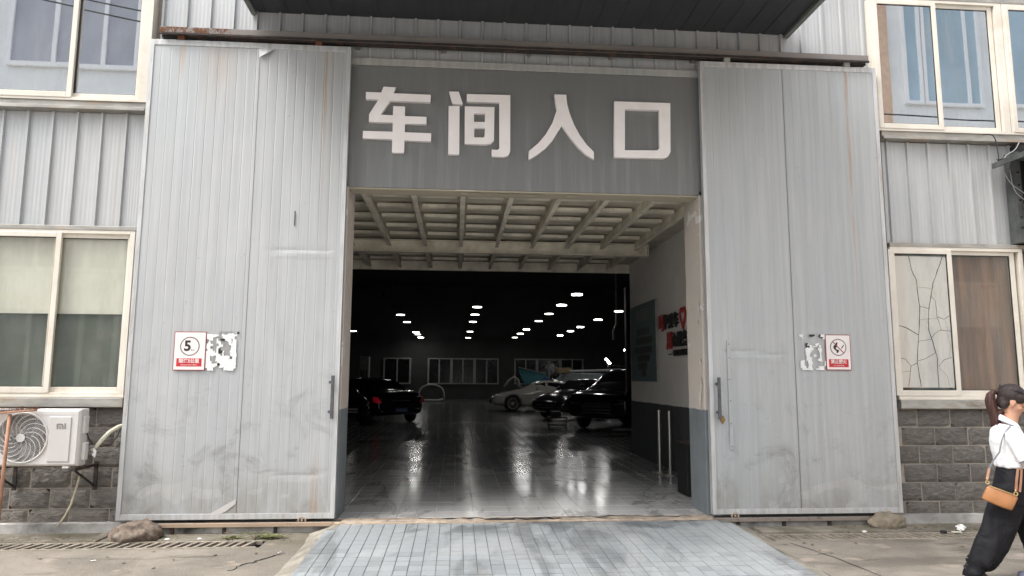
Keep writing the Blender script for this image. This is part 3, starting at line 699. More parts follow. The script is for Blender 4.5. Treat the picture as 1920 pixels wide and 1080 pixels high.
CR = [[(5.126, 2.956), (5.146, 2.8), (5.198, 2.685), (5.207, 2.531), (5.216, 2.377), (5.204, 2.205), (5.179, 2.052), (5.146, 1.75), (5.172, 1.479)], [(5.531, 2.953), (5.458, 2.786), (5.397, 2.649), (5.367, 2.514), (5.325, 2.359), (5.308, 2.206), (5.307, 2.111), (5.354, 1.94), (5.383, 1.789), (5.379, 1.471)], [(4.923, 2.169), (5.03, 2.142), (5.179, 2.056)], [(5.217, 2.381), (5.325, 2.359)], [(5.366, 2.498), (5.411, 2.437), (5.415, 2.264), (5.457, 2.112)], [(5.571, 2.285), (5.497, 2.237), (5.419, 2.264)], [(5.331, 2.025), (5.385, 2.083), (5.457, 2.112), (5.571, 2.102)], [(5.175, 1.986), (5.33, 2.012)], [(5.153, 1.765), (5.264, 1.798), (5.368, 1.859)], [(5.397, 1.705), (5.462, 1.78), (5.554, 1.809)], [(4.918, 1.805), (5.006, 1.787), (5.07, 1.708), (5.145, 1.741)], [(5.07, 1.708), (5.024, 1.478)], [(4.921, 1.64), (5.046, 1.652)], [(5.395, 1.686), (5.488, 1.602), (5.508, 1.471)], [(5.212, 2.604), (5.362, 2.587)], [(5.212, 2.233), (5.417, 2.242)], [(5.516, 2.227), (5.532, 2.113)], [(5.525, 2.075), (5.55, 1.942), (5.524, 1.809)]]
g = G()
for i, p in enumerate(CR):
    wd = .010 if i < 3 else (.006 if i < 12 else .003); vs = []; q = []
    for k in range(len(p)-1):
        for t in (0, .25, .5, .75): q.append(Vector(p[k]).lerp(Vector(p[k+1]), t)+Vector((rnd.uniform(-1, 1), rnd.uniform(-1, 1)))*.003)
    q.append(Vector(p[-1])); n = len(q)
    for k in range(n):
        t = (q[min(k+1, n-1)]-q[max(k-1, 0)]).normalized(); s_ = Vector((-t.y, t.x))*wd/2*rnd.uniform(.6, 1.1)
        vs += [(q[k].x+s_.x, .0725-.0002*i*.1, q[k].y+s_.y), (q[k].x-s_.x, .0725-.0002*i*.1, q[k].y-s_.y)]
    g.add(vs, [(2*k, 2*k+1, 2*k+3, 2*k+2) for k in range(n-1)])
g.obj('crack', 'dark', W2)
# blocks ---------------------------------------------------------
BW, BH = .388, .2
def block_mesh(seed, w_=BW-.012, h_=BH-.011):
    nx, nz = 10, 6; vs = []; g = G()
    for j in range(nz+1):
        for i in range(nx+1):
            u, v = i/nx, j/nz; x = (u-.5)*w_; z = (v-.5)*h_
            e = min(u*w_, (1-u)*w_, v*h_, (1-v)*h_)
            d = 0 if e < 1e-5 else min(1, e/.045)
            y = -.020*d*(1+.6*mnoise.noise(Vector((x*13+seed*3, z*17, seed)))) - (.006*mnoise.noise(Vector((x*40, z*40, seed))) if d else 0)
            vs.append((x, y, z))
    fs = [(j*(nx+1)+i, j*(nx+1)+i+1, (j+1)*(nx+1)+i+1, (j+1)*(nx+1)+i) for j in range(nz) for i in range(nx)]
    g.add(vs, fs).box(-w_/2, w_/2, .0, .012, -h_/2, h_/2)
    me = g.mesh('brick'); me.materials.append(MAT['brick']); return me
BM = [block_mesh(s_) for s_ in range(6)]
for (xa, xb, offs) in ((-6.6, -3.30, .1), (4.82, 8.4, .29)):
    for r_ in range(6):
        z = 1.232-BH*(r_+.5); x = xa+((.5 if r_ % 2 else 0)+offs)*BW
        while x < xb+BW*.4:
            inst('brick', BM[rnd.randrange(6)], (x, .115+rnd.uniform(-.002, .003), z), B, (0, rnd.choice((0, math.pi))*0, rnd.uniform(-.006, .006)), (rnd.choice((1, -1)), 1, 1))
            x += BW
box('plinth', 'concrete', B, -8, -3.0, .07, .13, -.01, .035, .01)
box('plinth', 'concrete', B, 4.7, 9.5, .07, .13, -.01, .035, .01)
# ================================================================== CANOPY AND RAILS
cn = thing('canopy', (.75, .1, 5.6), 'dark flat canopy jutting out over the workshop entrance', 'canopy')
G().box(-2.28, 3.80, -2.3, .15, 5.60, 5.74).obj('canopy_slab', 'canopy', cn)
for k in range(24): 
    x = -2.2+.25*k; box('rib', 'canopy', cn, x, x+.02, -2.29, .12, 5.594, 5.5995)
for (a, b, c, d) in ((-2.34, -2.281, -2.36, .15), (3.801, 3.86, -2.36, .15), (-2.28, 3.80, -2.36, -2.301)): box('edge_trim', 'canopytrim', cn, a, b, c, d, 5.56, 5.76, .004)
box('added_shade_fascia', 'canopytrim', cn, -2.34, 3.86, -2.42, -2.365, 5.05, 5.80, .004)  # added out of view to block sky light from the upper facade
def rib_panel(name, mat, par, x0, x1, z0, z1, y, pitch=.1, seed=0, depth=.0014):
    xs = []; x = x0
    while x < x1-1e-4:
        for dx, dy in ((0, 0), (pitch-.014, 0), (pitch-.010, depth), (pitch-.004, depth)):
            if x+dx < x1: xs.append((x+dx, dy))
        x += pitch
    xs.append((x1, 0)); nz = 150; g = G(); vs = []
    for j in range(nz+1):
        z = z0+(z1-z0)*j/nz
        for (xx, dy) in xs:
            e = min((xx-x0), (x1-xx), (z-z0), (z1-z))
            d = mnoise.noise(Vector((xx*1.3, z*.8, seed)))*.006+mnoise.noise(Vector((xx*4, z*3, seed+5)))*.0016*(1 if z < 2.4 else .3)
            d += .0045*math.exp(-((z-2.86-.03*math.sin(xx*3))/.022)**2)*math.exp(-((xx+1.62)/.35)**4)-.003*math.exp(-((z-2.80-.03*math.sin(xx*3))/.03)**2)*math.exp(-((xx+1.62)/.35)**4)
            d += .009*math.exp(-((z-1.84+.06*(xx-3.2))/.022)**2)*math.exp(-((xx-3.25)/.36)**4)-.005*math.exp(-((z-1.78+.06*(xx-3.2))/.03)**2)*math.exp(-((xx-3.25)/.36)**4)
            d += .005*math.exp(-((z-.55-.25*abs(xx+1.6)**1.5)/.03)**2)*math.exp(-((xx+1.55)/.4)**4)
            vs.append((xx, y+dy+(d if e > .02 else 0)*min(1, max(0, e)/.15), z))
    n = len(xs); g.add(vs, [(j*n+i, j*n+i+1, (j+1)*n+i+1, (j+1)*n+i) for j in range(nz) for i in range(n-1)])
    return g.obj(name, mat, par, smooth=False)
def door(x0, x1, seam, mat, label, hx, side):
    D = thing('sliding_door', ((x0+x1)/2, .0, .13), label, 'door')
    z0, z1 = .135, 5.16
    rib_panel('door_panel', mat, D, x0+.03, seam-.003, z0+.03, z1-.03, 0, seed=x0)
    rib_panel('door_panel', mat, D, seam+.003, x1-.03, z0+.03, z1-.03, -.002, seed=x1)
    box('door_core', 'edge', D, x0+.012, x1-.012, .018, .06, z0+.01, z1-.01)
    g = G().prism([(x0, -.008), (x0+.045, -.008), (x0+.045, -.004), (x0+.002, .0), (x0+.002, .062), (x0, .062)], z0, z1, 'z'); g.obj('edge_trim', 'edge', D)
    g = G().prism([(x1, -.008), (x1-.045, -.008), (x1-.045, -.004), (x1-.002, .0), (x1-.002, .062), (x1, .062)], z0, z1, 'z'); g.obj('edge_trim', 'edge', D)
    box('edge_trim', 'edge', D, x0+.046, x1-.046, -.009, .061, z0, z0+.055, .002)
    box('edge_trim', 'edge', D, x0+.046, x1-.046, -.009, .061, z1-.06, z1, .002)
    rv = G().cyl((0, -.0035, 0), .005, .0035, 'y', 8).mesh('rivet'); rv.materials.append(MAT['chrome'])
    for x in (x0+.022, x1-.022):
        for k in range(12): inst('rivet', rv, (x, -.008, z0+.2+k*.42+rnd.uniform(-.03, .03)), D)
    for k in range(5): inst('rivet', rv, (x0+.2+k*(x1-x0-.4)/4, -.009, z1-.03), D)
    # handle
    h = G().tube([(hx, -.012, 1.20), (hx, -.075, 1.20)], .016, 8).tube([(hx, -.012, 1.50), (hx, -.075, 1.50)], .016, 8).obj('handle', 'handle', D)
    G().box(hx+side*.028-.017, hx+side*.028+.017, -.09, -.068, 1.13, 1.57).obj('grip', 'handle', h, bevel=.005)
    for x in (x0+.3, x1-.32) if x0 < 0 else (x0+.24, x1-.17):
        G().torus((x, -.002, .118), .036, .010, 'y', 18, 6).cyl((x, -.008, .118), .012, .02, 'y', 10).obj('roller', 'lowrail', D, smooth=True)
        box('roller_bracket', 'bracket', D, x-.015, x+.015, -.0, .05, .105, .134)
    for x in (x0+.32, x1-.35):
        box('hanger', 'rust' if x0 < 0 else 'clad_warm', D, x-.035, x+.035, -.02, .03, z1+.001, z1+.05)
    return D
DL = door(-3.34, -1.21, -2.18, 'door_l', 'left sliding metal door, pale grey with speed limit sign and dark handle at its right edge', -1.29, 1)
DR = door(2.72, 4.82, 3.69, 'door_r', 'right sliding metal door, grey with no open flame sign and padlocked handle', 2.80, 0)
g = box('patch_strip', 'door_r', DR, 2.925, 2.965, -.016, -.006, .80, 1.97, .002)
for z in (.84, 1.08, 1.32, 1.55, 1.78, 1.93): G().cyl((2.945, -.020, z), .006, .005, 'y', 8).obj('screw', 'handle', g)
G().add([(-2.52, -.008, .145), (-2.40, -.008, .155), (-2.28, -.0085, .215), (-2.19, -.009, .285), (-2.187, -.009, .335), (-2.3, -.0085, .27), (-2.42, -.008, .20)], [(0, 1, 6), (1, 2, 5, 6), (2, 3, 4, 5)]).obj('peeled_tape', 'acpanel', DL)
G().add([(-2.20, -.012, 5.10), (-2.02, -.012, 5.10), (-2.12, -.03, 5.03), (-2.18, -.03, 4.99)], [(0, 1, 2), (0, 2, 3)]).obj('bent_flap', 'edge', DL)
box('hook', 'handle', DL, -1.738, -1.730, -.014, -.004, 3.14, 3.30)
# padlock
pl = thing('padlock', (2.83, -.05, 1.14), 'small worn brass padlock hanging from the right door handle', 'padlock')
G().prism([(2.80, 1.12), (2.832, 1.075), (2.862, 1.12), (2.845, 1.165), (2.817, 1.165)], -.075, -.05).obj('lock_body', 'brass', pl, bevel=.006)
G().torus((2.832, -.062, 1.165), .017, .005, 'y', 14, 6, 0, math.pi).tube([(2.815, -.062, 1.165), (2.815, -.062, 1.15)], .005, 6).tube([(2.849, -.062, 1.165), (2.849, -.062, 1.15)], .005, 6).obj('shackle', 'chrome', pl)
# top track
tr = thing('door_track', (.75, -.03, 5.24), 'long steel track above the doors, rusted at its left end', 'rail')
G().box(-3.23, 4.71, -.06, .06, 5.215, 5.285).obj('track_beam', 'rail', tr, bevel=.004)
G().box(-3.23, 4.71, -.075, -.055, 5.195, 5.214).box(-3.23, 4.71, .0, .06, 5.195, 5.214).obj('track_lip', 'bracket', tr)
for k in range(9): box('track_bracket', 'rail', tr, -3.1+k*.96, -3.05+k*.96, .061, .15, 5.2, 5.3)
# bottom rails
for (a, b, m_, lb) in ((-3.05, -1.13, 'lowrail', 'tan rusty bottom rail under the left door'), (2.72, 4.80, 'lowrail_r', 'brown bottom rail under the right door')):
    t = tag(box('bottom_rail', m_, None, a, b, -.045, .05, .066, .106, .003), lb, 'rail')
    box('rail_groove', 'dark', t, a+.01, b-.01, -.02, .03, .106, .109)
    for k in range(3): box('support', 'bracket', t, a+.25+k*.5, a+.28+k*.5, -.03, .02, .0, .066)
# drains
slat = G().prism([(-.026, -.115), (.004, -.115), (.056, .115), (.026, .115)], -.025, .006, 'z').mesh('slat'); slat.materials.append(MAT['grate'])
slat2 = G().prism([(.026, -.115), (-.004, -.115), (-.056, .115), (-.026, .115)], -.025, .006, 'z').mesh('slat'); slat2.materials.append(MAT['grate'])
for (a, b, sm, lb) in ((-6.5, -1.84, slat, 'long slotted drain grate in the ground left of the ramp'), (3.14, 8.1, slat2, 'long slotted drain grate in the ground right of the ramp')):
    t = thing('drain_grate', ((a+b)/2, -.495, 0), lb, 'drain')
    G().box(a-.03, b+.03, -.632, -.605, -.03, .007).box(a-.03, b+.03, -.385, -.355, -.03, .007).obj('grate_frame', 'grate', t, bevel=.003)
    x = a
    while x < b:
        inst('slat', sm, (x, -.495, rnd.uniform(-.003, .002)), t, (0, 0, rnd.uniform(-.02, .02))); x += .088
# stones
def stone(name, c, rx, ry, rz, seed, mat, label):
    bm = bmesh.new(); bmesh.ops.create_icosphere(bm, subdivisions=4, radius=1)
    for v in bm.verts:
        p = v.co.copy(); k_ = 2.2 if mat == 'stone2' else 1; d = 1+.22*mnoise.noise(p*1.3+Vector((seed,)*3))+.08*k_*mnoise.noise(p*4+Vector((seed,)*3))+.03*k_*mnoise.noise(p*11)
        v.co = Vector((p.x*rx*d, p.y*ry*d, p.z*rz*d))
    me = bpy.data.meshes.new(name); bm.to_mesh(me); bm.free(); me.polygons.foreach_set('use_smooth', [True]*len(me.polygons)); me.materials.append(MAT[mat])
    o = bpy.data.objects.new(name, me); C.objects.link(o); o.location = c; return tag(o, label, 'stone')
stone('boulder', (4.55, -.13, .06), .19, .13, .115, 3, 'stone', 'rounded mossy stone at the foot of the right door')
stone('rubble_heap', (-3.05, -.22, .035), .24, .17, .135, 8, 'stone2', 'rough brown lump of rubble at the foot of the left door')
# ================================================================== SIGNS ON THE DOORS
def signplate(x0, x1, z0, z1, label, y=-.012):
    t = thing('warning_sign', ((x0+x1)/2, y, z0), label, 'sign')
    box('plate', 'redbord', t, x0, x1, y-.003, y+.002, z0, z1, .001)
    box('face', 'signwhite', t, x0+.008, x1-.008, y-.0045, y-.003, z0+.008, z1-.008)
    return t
s1 = signplate(-2.885, -2.565, 1.612, 2.008, 'speed limit sign with 5 in a ring on the left door'); y = -.017
G().torus((-2.725, y, 1.858), .092, .0052, 'y', 40, 4, ry=.001).obj('ring', 'ringgrey', s1)
text('numeral', '5', .145, 'print', s1, onwall(-2.748, y, 1.858), .001, bold=.0045)
text('lettering', 'km', .026, 'print', s1, onwall(-2.694, y, 1.82), .0005)
rb = box('red_band', 'red', s1, -2.85, -2.60, y, y+.002, 1.652, 1.735)
text('lettering', '限速5公里', .046, 'signwhite', s1, onwall(-2.725, y-.002, 1.706), .0005, fitw=.20, bold=.0012)
text('lettering', 'Speed limit 5km', .020, 'signwhite', s1, onwall(-2.725, y-.002, 1.669), .0005, fitw=.16)
s2 = signplate(4.038, 4.325, 1.655, 2.045, 'no open flame sign with crossed ring on the right door')
cx, cz = 4.182, 1.905
G().torus((cx, y, cz), .088, .005, 'y', 40, 4, ry=.001).obj('ring', 'ringgrey', s2)
q = .088/math.sqrt(2)
G().prism([(cx-q-.003, cz+q-.003), (cx-q+.004, cz+q+.004), (cx+q+.003, cz-q+.003), (cx+q-.004, cz-q-.004)], y-.0015, y).obj('slash', 'redbord', s2)
fl1 = [(-.02, .055), (-.028, .04), (-.03, .03), (-.052, .018), (-.056, -.004), (-.046, -.022), (-.026, -.036), (-.018, -.05), (-.024, -.062), (-.008, -.062), (.008, -.04), (.002, -.028), (-.02, -.024), (-.03, -.006), (-.014, .004), (-.022, .02), (-.008, .03), (-.005, .052)]
G().prism([(cx+a, cz+b) for a, b in fl1], y-.0008, y).obj('flame_symbol', 'print', s2)
G().prism([(cx+.03, cz-.008), (cx+.058, cz+.03), (cx+.068, cz+.022), (cx+.04, cz-.016)], y-.0008, y).obj('match_symbol', 'ringgrey', s2)
box('red_band', 'red', s2, 4.068, 4.292, y, y+.002, 1.688, 1.775)
text('lettering', '禁止烟火', .05, 'signwhite', s2, onwall(4.18, y-.002, 1.745), .0005, fitw=.18, bold=.0012)
text('lettering', 'NO BURNING', .018, 'signwhite', s2, onwall(4.18, y-.002, 1.705), .0005, fitw=.12)
def torn(rows, x0, x1, z0, z1, y, label, seed):
    t = thing('torn_sticker', ((x0+x1)/2, y, z0), label, 'sticker'); rr_ = random.Random(seed)
    nz, nx = len(rows), max(len(r_) for r_ in rows); rows = [r_.ljust(nx) for r_ in rows]
    for ch, nm, mt, yy in (('#', 'paper', 'paper', y), ('o', 'glue_residue', 'papergrey', y+.002), ('x', 'torn_black', 'print', y-.001)):  # x cells become small black pieces
        V = {}; g = G(); vs = []; fs = []
        def vid(i, j):
            if (i, j) not in V:
                V[(i, j)] = len(vs)
                jx_, jz_ = (rr_.uniform(-.38, .38), rr_.uniform(-.38, .38)) if 0 < i < nx and 0 < j < nz else (rr_.uniform(-.1, .1),)*2
                vs.append((x0+(i+jx_)*(x1-x0)/nx, yy-rr_.uniform(0, .003), z1-(j+jz_)*(z1-z0)/nz))
            return V[(i, j)]
        for j, r_ in enumerate(rows):
            for i, c_ in enumerate(r_):
                if c_ == ch: fs.append((vid(i, j), vid(i+1, j), vid(i+1, j+1), vid(i, j+1)))
        if fs: g.add(vs, fs).obj(nm, mt, t)
torn(["      ooooooo  x", "######o########", "###ooooo######", " ##oo#oxx###o##", " #ooo##oooo#o##", "###ooo##ooo####", "## oo##ooooo###", " ##oo#xooooo###", "####o#xx#ooo###", "#######o#ooo###", "##ooo#######x##", "##ooo##########", "###ooo#########", "######x########", "#####  ########", " ###     #####"], -2.562, -2.24, 1.612, 2.012, -.011, 'torn white remains of a sign beside the speed limit sign', 3)
torn(["##   xxx  x##", " #         x#", "            ", "            ", "   x#   ##  ", "   xx# ##o# ", "   ####  ## ", "   ###    # ", "   ##     # ", "   ##  #  # ", "   ###    # ", "   ###   ## ", "##  ##      #", "##  ##      #", "### ##   ### ", " #####  #### "], 3.745, 4.035, 1.655, 2.045, -.014, 'torn white remains of a sign beside the no open flame sign', 5)
# ================================================================== AIR CONDITIONER
AX0, AX1, AY, AZ0, AZ1 = -4.52, -3.575, -.35, .70, 1.236
A = thing('air_conditioner', (-4.05, -.2, AZ0), 'white outdoor air conditioner unit hanging on the brick wall below the left window', 'air conditioner')
fc = (-4.09, AY, .967); FR = .232
# casing with a round opening
g = G(); N = 48; vs = []; 
cyc = []
for k in range(N):
    a = 2*math.pi*k/N; dx, dz = math.cos(a), math.sin(a)
    tx = ((AX1-.02-fc[0]) if dx > 0 else (AX0+.02-fc[0])); tz = ((AZ1-.02-fc[2]) if dz > 0 else (AZ0+.02-fc[2]))
    t = min(tx/dx if abs(dx) > 1e-6 else 1e9, tz/dz if abs(dz) > 1e-6 else 1e9)
    vs += [(fc[0]+dx*FR, AY, fc[2]+dz*FR), (fc[0]+dx*t, AY, fc[2]+dz*t), (fc[0]+dx*FR, AY+.05, fc[2]+dz*FR)]
fs = []
for k in range(N):
    j = (k+1) % N; fs += [(3*k, 3*k+1, 3*j+1, 3*j), (3*k, 3*j, 3*j+2, 3*k+2)]
g.add(vs, fs)
for cxx in (AX0+.02, AX1-.02):
    for czz in (AZ0+.02, AZ1-.02):   # fill the corner triangles
        near = sorted([v for v in vs if abs(v[1]-AY) < 1e-6 and (abs(v[0]-cxx) < .0001 or abs(v[2]-czz) < .0001)], key=lambda v: (v[0]-cxx)**2+(v[2]-czz)**2)
        a_ = [v for v in near if abs(v[0]-cxx) < .0001][:1]+[v for v in near if abs(v[2]-czz) < .0001][:1]
        if len(a_) == 2: g.add([a_[0], (cxx, AY, czz), a_[1]], [(0, 1, 2)])
# rounded rim and shell
sec = [(0, 0), (-.02*0, 0)]
def ringrect(x0, x1, z0, z1, y): return [(x0, y, z0), (x1, y, z0), (x1, y, z1), (x0, y, z1)]
a1 = ringrect(AX0+.02, AX1-.02, AZ0+.02, AZ1-.02, AY); a2 = ringrect(AX0, AX1, AZ0, AZ1, AY+.022); a3 = ringrect(AX0, AX1, AZ0, AZ1, -.19); 
g.add(a1+a2+a3, [(k, (k+1) % 4, 4+(k+1) % 4, 4+k) for k in range(4)]+[(4+k, 4+(k+1) % 4, 8+(k+1) % 4, 8+k) for k in range(4)]+[(8, 9, 10, 11)])
cas = g.obj('casing', 'acwhite', A, bevel=.008)
G().cyl((fc[0], AY+.10, fc[2]), FR-.002, .01, 'y', 32).obj('fan_backing', 'dark', A)
g = G()
for b_ in range(3):
    a0 = b_*2.094+.5; vs = []
    for i in range(7):
        r_ = .05+.155*i/6
        for j in (0, 1):
            a = a0+(-.55 if j else .45)*(.6+.4*i/6)+.25*i/6; vs.append((fc[0]+r_*math.cos(a), AY+.055+.03*j, fc[2]+r_*math.sin(a)))
    g.add(vs, [(2*i, 2*i+1, 2*i+3, 2*i+2) for i in range(6)])
g.obj('fan_blade', 'greylogo', A)
g = G()
for k in range(17): g.torus((fc[0], AY-.003-.012*(1-(k/17)**2), fc[2]), .050+.0108*k, .0021, 'y', 40, 4)
gl = g.obj('grille', 'acwhite', A)
G().torus((fc[0], AY-.003, fc[2]), FR, .010, 'y', 48, 8).obj('grille_rim', 'acwhite', A, smooth=True)
def spiral(r0, r1, n, sw, wd):
    g = G()
    for b_ in range(n):
        pts = []
        for i in range(8):
            t = i/7; r_ = r0+(r1-r0)*t; a = 2*math.pi*b_/n-sw*t**1.2+1.0; pts.append((fc[0]+r_*math.cos(a), AY-.008-.008*(1-t), fc[2]+r_*math.sin(a)))
        g.tube(pts, wd, 4)
    return g
spiral(.09, FR, 16, .95, .0036).obj('grille_spoke', 'acwhite', A)
spiral(.04, .10, 8, .5, .003).obj('grille_spoke', 'acwhite', A)
G().cyl((fc[0], AY-.028, fc[2]), .041, .014, 'y', 24).obj('hub_cap', 'acwhite', A, bevel=.004)
fp = box('front_panel', 'acpanel', A, -3.85, -3.652, AY-.010, AY+.001, .745, 1.165, .009, seg=3)
LOGO = None
MI = [[(-3.778, 1.05), (-3.782, 1.093), (-3.775, 1.101), (-3.74, 1.101), (-3.725, 1.097), (-3.719, 1.086), (-3.716, 1.05), (-3.731, 1.05), (-3.734, 1.081), (-3.74, 1.087), (-3.767, 1.087), (-3.764, 1.05)], [(-3.755, 1.079), (-3.742, 1.079), (-3.741, 1.051), (-3.754, 1.052)], [(-3.712, 1.103), (-3.697, 1.103), (-3.696, 1.051), (-3.709, 1.051)]]
for ps in MI: shape('logo', [[(a, b) for a, b in ps]], 'greylogo', fp, AY-.0125, .003)
G().box(AX1-.002, AX1+.022, AY+.05, AY+.13, 1.0, 1.17).obj('terminal_cover', 'acwhite', A, bevel=.008)
G().box(AX1-.002, AX1+.035, AY+.06, AY+.13, .75, .92).obj('valve_cover', 'acwhite', A, bevel=.01)
for z in (.80, .86): G().tube([(AX1, AY+.14, z), (AX1+.05, AY+.145, z+.01), (AX1+.07, AY+.15, z+.02)], .012, 8).obj('valve', 'greylogo', A)
box('top_seam', 'acpanel', A, AX0+.02, AX1-.02, AY-.0015, AY+.001, 1.182, 1.19)
for x in (-4.32, -3.68): box('foot', 'acwhite', A, x-.03, x+.03, AY+.005, AY+.05, AZ0-.018, AZ0)
for x in (-4.37, -3.60):
    t = thing('wall_bracket', (x, -.1, .6), 'dark rusty %s steel bracket holding up the air conditioner' % ('left' if x < -4 else 'right'), 'bracket', 'brackets under the air conditioner')
    box('arm', 'bracket', t, x-.015, x+.015, -.36, .085, .655, .682)
    G().tube([(x, -.33, .66), (x, .07, .46)], .012, 6).obj('brace', 'bracket', t)
    box('wall_plate', 'bracket', t, x-.018, x+.018, .072, .086, .42, .70)
pp = thing('coolant_pipe', (-3.45, -.05, .8), 'thick pale wrapped pipe from the air conditioner into a hole in the brick wall', 'pipe')
G().tube([(-3.53, -.2, .835), (-3.50, -.17, .86), (-3.47, -.12, .93), (-3.43, -.06, 1.0), (-3.38, .0, 1.045), (-3.34, .10, 1.065)], .026, 10, rs=[.016, .019, .022, .020, .021, .019]).obj('wrapped_pipe', 'pipewrap', pp, smooth=True)
G().tube([(-3.565, -.22, 1.0), (-3.56, -.2, .95), (-3.53, -.16, .885), (-3.48, -.1, .86), (-3.42, -.04, .88), (-3.385, .0, .95), (-3.375, .06, 1.04)], .006, 6).obj('cable', 'black', pp, smooth=True)
G().add([(-3.50, -.21, .86), (-3.475, -.2, .83), (-3.485, -.2, .765), (-3.515, -.205, .79)], [(0, 1, 2, 3)]).obj('tape_tail', 'paper', pp)
G().cyl((-3.33, .078, 1.055), .034, .03, 'y', 20).obj('wall_hole', 'dark', pp)
hs_ = tag(G().tube([(-3.625, -.15, .70), (-3.63, -.16, .60), (-3.645, -.18, .48), (-3.67, -.2, .33), (-3.71, -.22, .22), (-3.76, -.24, .13)], .010, 8).obj('drain_hose', 'hose', smooth=True), 'thin pale hose dangling below the air conditioner', 'hose')
# broom standing upside down
br = thing('broom', (-4.16, -.45, .1), 'brown push broom standing upside down against the air conditioner', 'broom')
G().tube([(-4.165, -.47, .14), (-4.176, -.44, .65), (-4.19, -.40, 1.19)], .0165, 10).obj('stick', 'wood', br, smooth=True)
G().cyl((-4.164, -.472, .115), .020, .03, 'z', 10).obj('end_cap', 'acpanel', br)
G().prism([(-4.55, 1.165), (-3.96, 1.218), (-3.955, 1.238), (-4.55, 1.19)], -.43, -.37).obj('head', 'wood', br, bevel=.006)
g = G()
for k in range(900):
    x = rnd.uniform(-4.54, -3.93); t = (x+4.55)/.6; zb = 1.188+.05*t; yb = rnd.uniform(-.43, -.37)
    L_ = rnd.uniform(.02, .05)*(1 if t < .8 else .6); dx = rnd.uniform(-.012, .03)
    g.add([(x-.0012, yb, zb), (x+.0012, yb, zb), (x+dx, yb+rnd.uniform(-.015, .015), zb+L_)], [(0, 1, 2)])
tag(g.obj('bristles', 'bristle', br, merge=False), kind='stuff')
# ================================================================== RIGHT EDGE: AWNING, POST, CABLES
aw = thing('awning', (6.1, -.3, 4.0), 'small corrugated grey awning jutting out above the lower right window', 'awning')
g = G(); vs = []; n = 40
for i in range(n+1):
    x = 6.2+1.6*i/n; c_ = .012*math.sin(i*1.6); vs += [(x, -.62, 4.0+c_), (x, .03, 4.10+c_)]
g.add(vs, [(2*i, 2*i+2, 2*i+3, 2*i+1) for i in range(n)]).obj('roof_sheet', 'awning', aw)
G().box(6.19, 6.21, -.62, .03, 4.0, 4.06).box(6.2, 7.8, -.64, -.62, 3.96, 4.04).obj('edge_bar', 'awning', aw)
ps = thing('steel_post_frame', (6.4, -.05, 3.1), 'dark weathered steel post with bolt holes under the awning', 'post')
G().box(6.42, 6.50, -.02, .12, 3.12, 4.2).obj('post', 'awning', ps, bevel=.004)
G().box(6.55, 6.63, -.1, -.02, 2.4, 4.2).obj('post', 'awning', ps, bevel=.004)
G().box(6.46, 7.4, -.14, -.06, 3.50, 3.56).obj('cross_arm', 'awning', ps, bevel=.003)
for z in (3.3, 3.42, 3.62, 3.8, 3.95): G().cyl((6.46, -.03, z), .014, .015, 'y', 10).obj('bolt', 'dark', ps)
G().box(6.52, 7.5, .02, .14, 3.12, 4.3).obj('back_sheet', 'dark', ps)
for i, pts in enumerate(([(6.1, .02, 4.41), (6.2, -.02, 4.38), (6.23, -.03, 4.2), (6.22, -.04, 4.05)], [(6.55, .02, 4.33), (6.45, -.02, 4.22), (6.30, -.04, 4.12), (6.28, -.04, 3.95), (6.36, -.04, 3.80), (6.52, -.04, 3.68), (6.65, -.04, 3.5), (6.8, -.04, 3.3)], [(6.35, -.04, 3.98), (6.38, -.04, 3.75), (6.5, -.04, 3.62), (6.8, -.04, 3.5)])):
    cu = bpy.data.curves.new('cable', 'CURVE')
    P = []
    for k in range(len(pts)-1):
        p0 = Vector(pts[max(k-1, 0)]); p1 = Vector(pts[k]); p2 = Vector(pts[k+1]); p3 = Vector(pts[min(k+2, len(pts)-1)])
        for t in (0, .25, .5, .75):
            P.append(.5*((2*p1)+(-p0+p2)*t+(2*p0-5*p1+4*p2-p3)*t*t+(-p0+3*p1-3*p2+p3)*t**3))
    P.append(Vector(pts[-1])); bpy.data.curves.remove(cu)
    tag(G().tube(P, .005 if i else .006, 6).obj('cable', 'wire' if i else 'black', smooth=True), ('short black cable curling down to the awning edge', 'pale loose wire hanging from the sill and drooping past the awning', 'thin pale wire drooping below the awning toward the post')[i], 'cable')
# ================================================================== YARD LITTER AND WEEDS
def crumple(c, s_, seed, label):
    bm = bmesh.new(); bmesh.ops.create_icosphere(bm, subdivisions=3, radius=s_)
    for v in bm.verts: v.co *= 1+.45*mnoise.cell(v.co*60+Vector((seed,)*3))*.6; v.co.z *= .6
    me = bpy.data.meshes.new('crumpled_paper'); bm.to_mesh(me); bm.free(); me.materials.append(MAT['paper'])
    o = bpy.data.objects.new('crumpled_paper', me); C.objects.link(o); o.location = c; tag(o, label, 'litter')
crumple((5.245, -.30, .04), .04, 1, 'crumpled white tissue behind the trouser leg, nearest to the wall')
crumple((5.19, -.36, .035), .032, 4, 'small crumpled white tissue lying at the edge of the right drain')
tag(G().box(5.06, 5.16, -.44, -.40, .008, .024).obj('cigarette_pack', 'pipewrap', bevel=.006), 'flat pale scrap lying on the right drain grate', 'litter')
for (x, y, a, lb) in ((-3.05, -1.05, .3, 'white cigarette butt on the concrete left of the ramp'), (-1.55, -.86, 1.2, 'white cigarette butt close to the left ramp edge')):
    tag(G().tube([(x, y, .006), (x+.04*math.cos(a), y+.04*math.sin(a), .006)], .004, 6).obj('cigarette_butt', 'paper'), lb, 'litter')
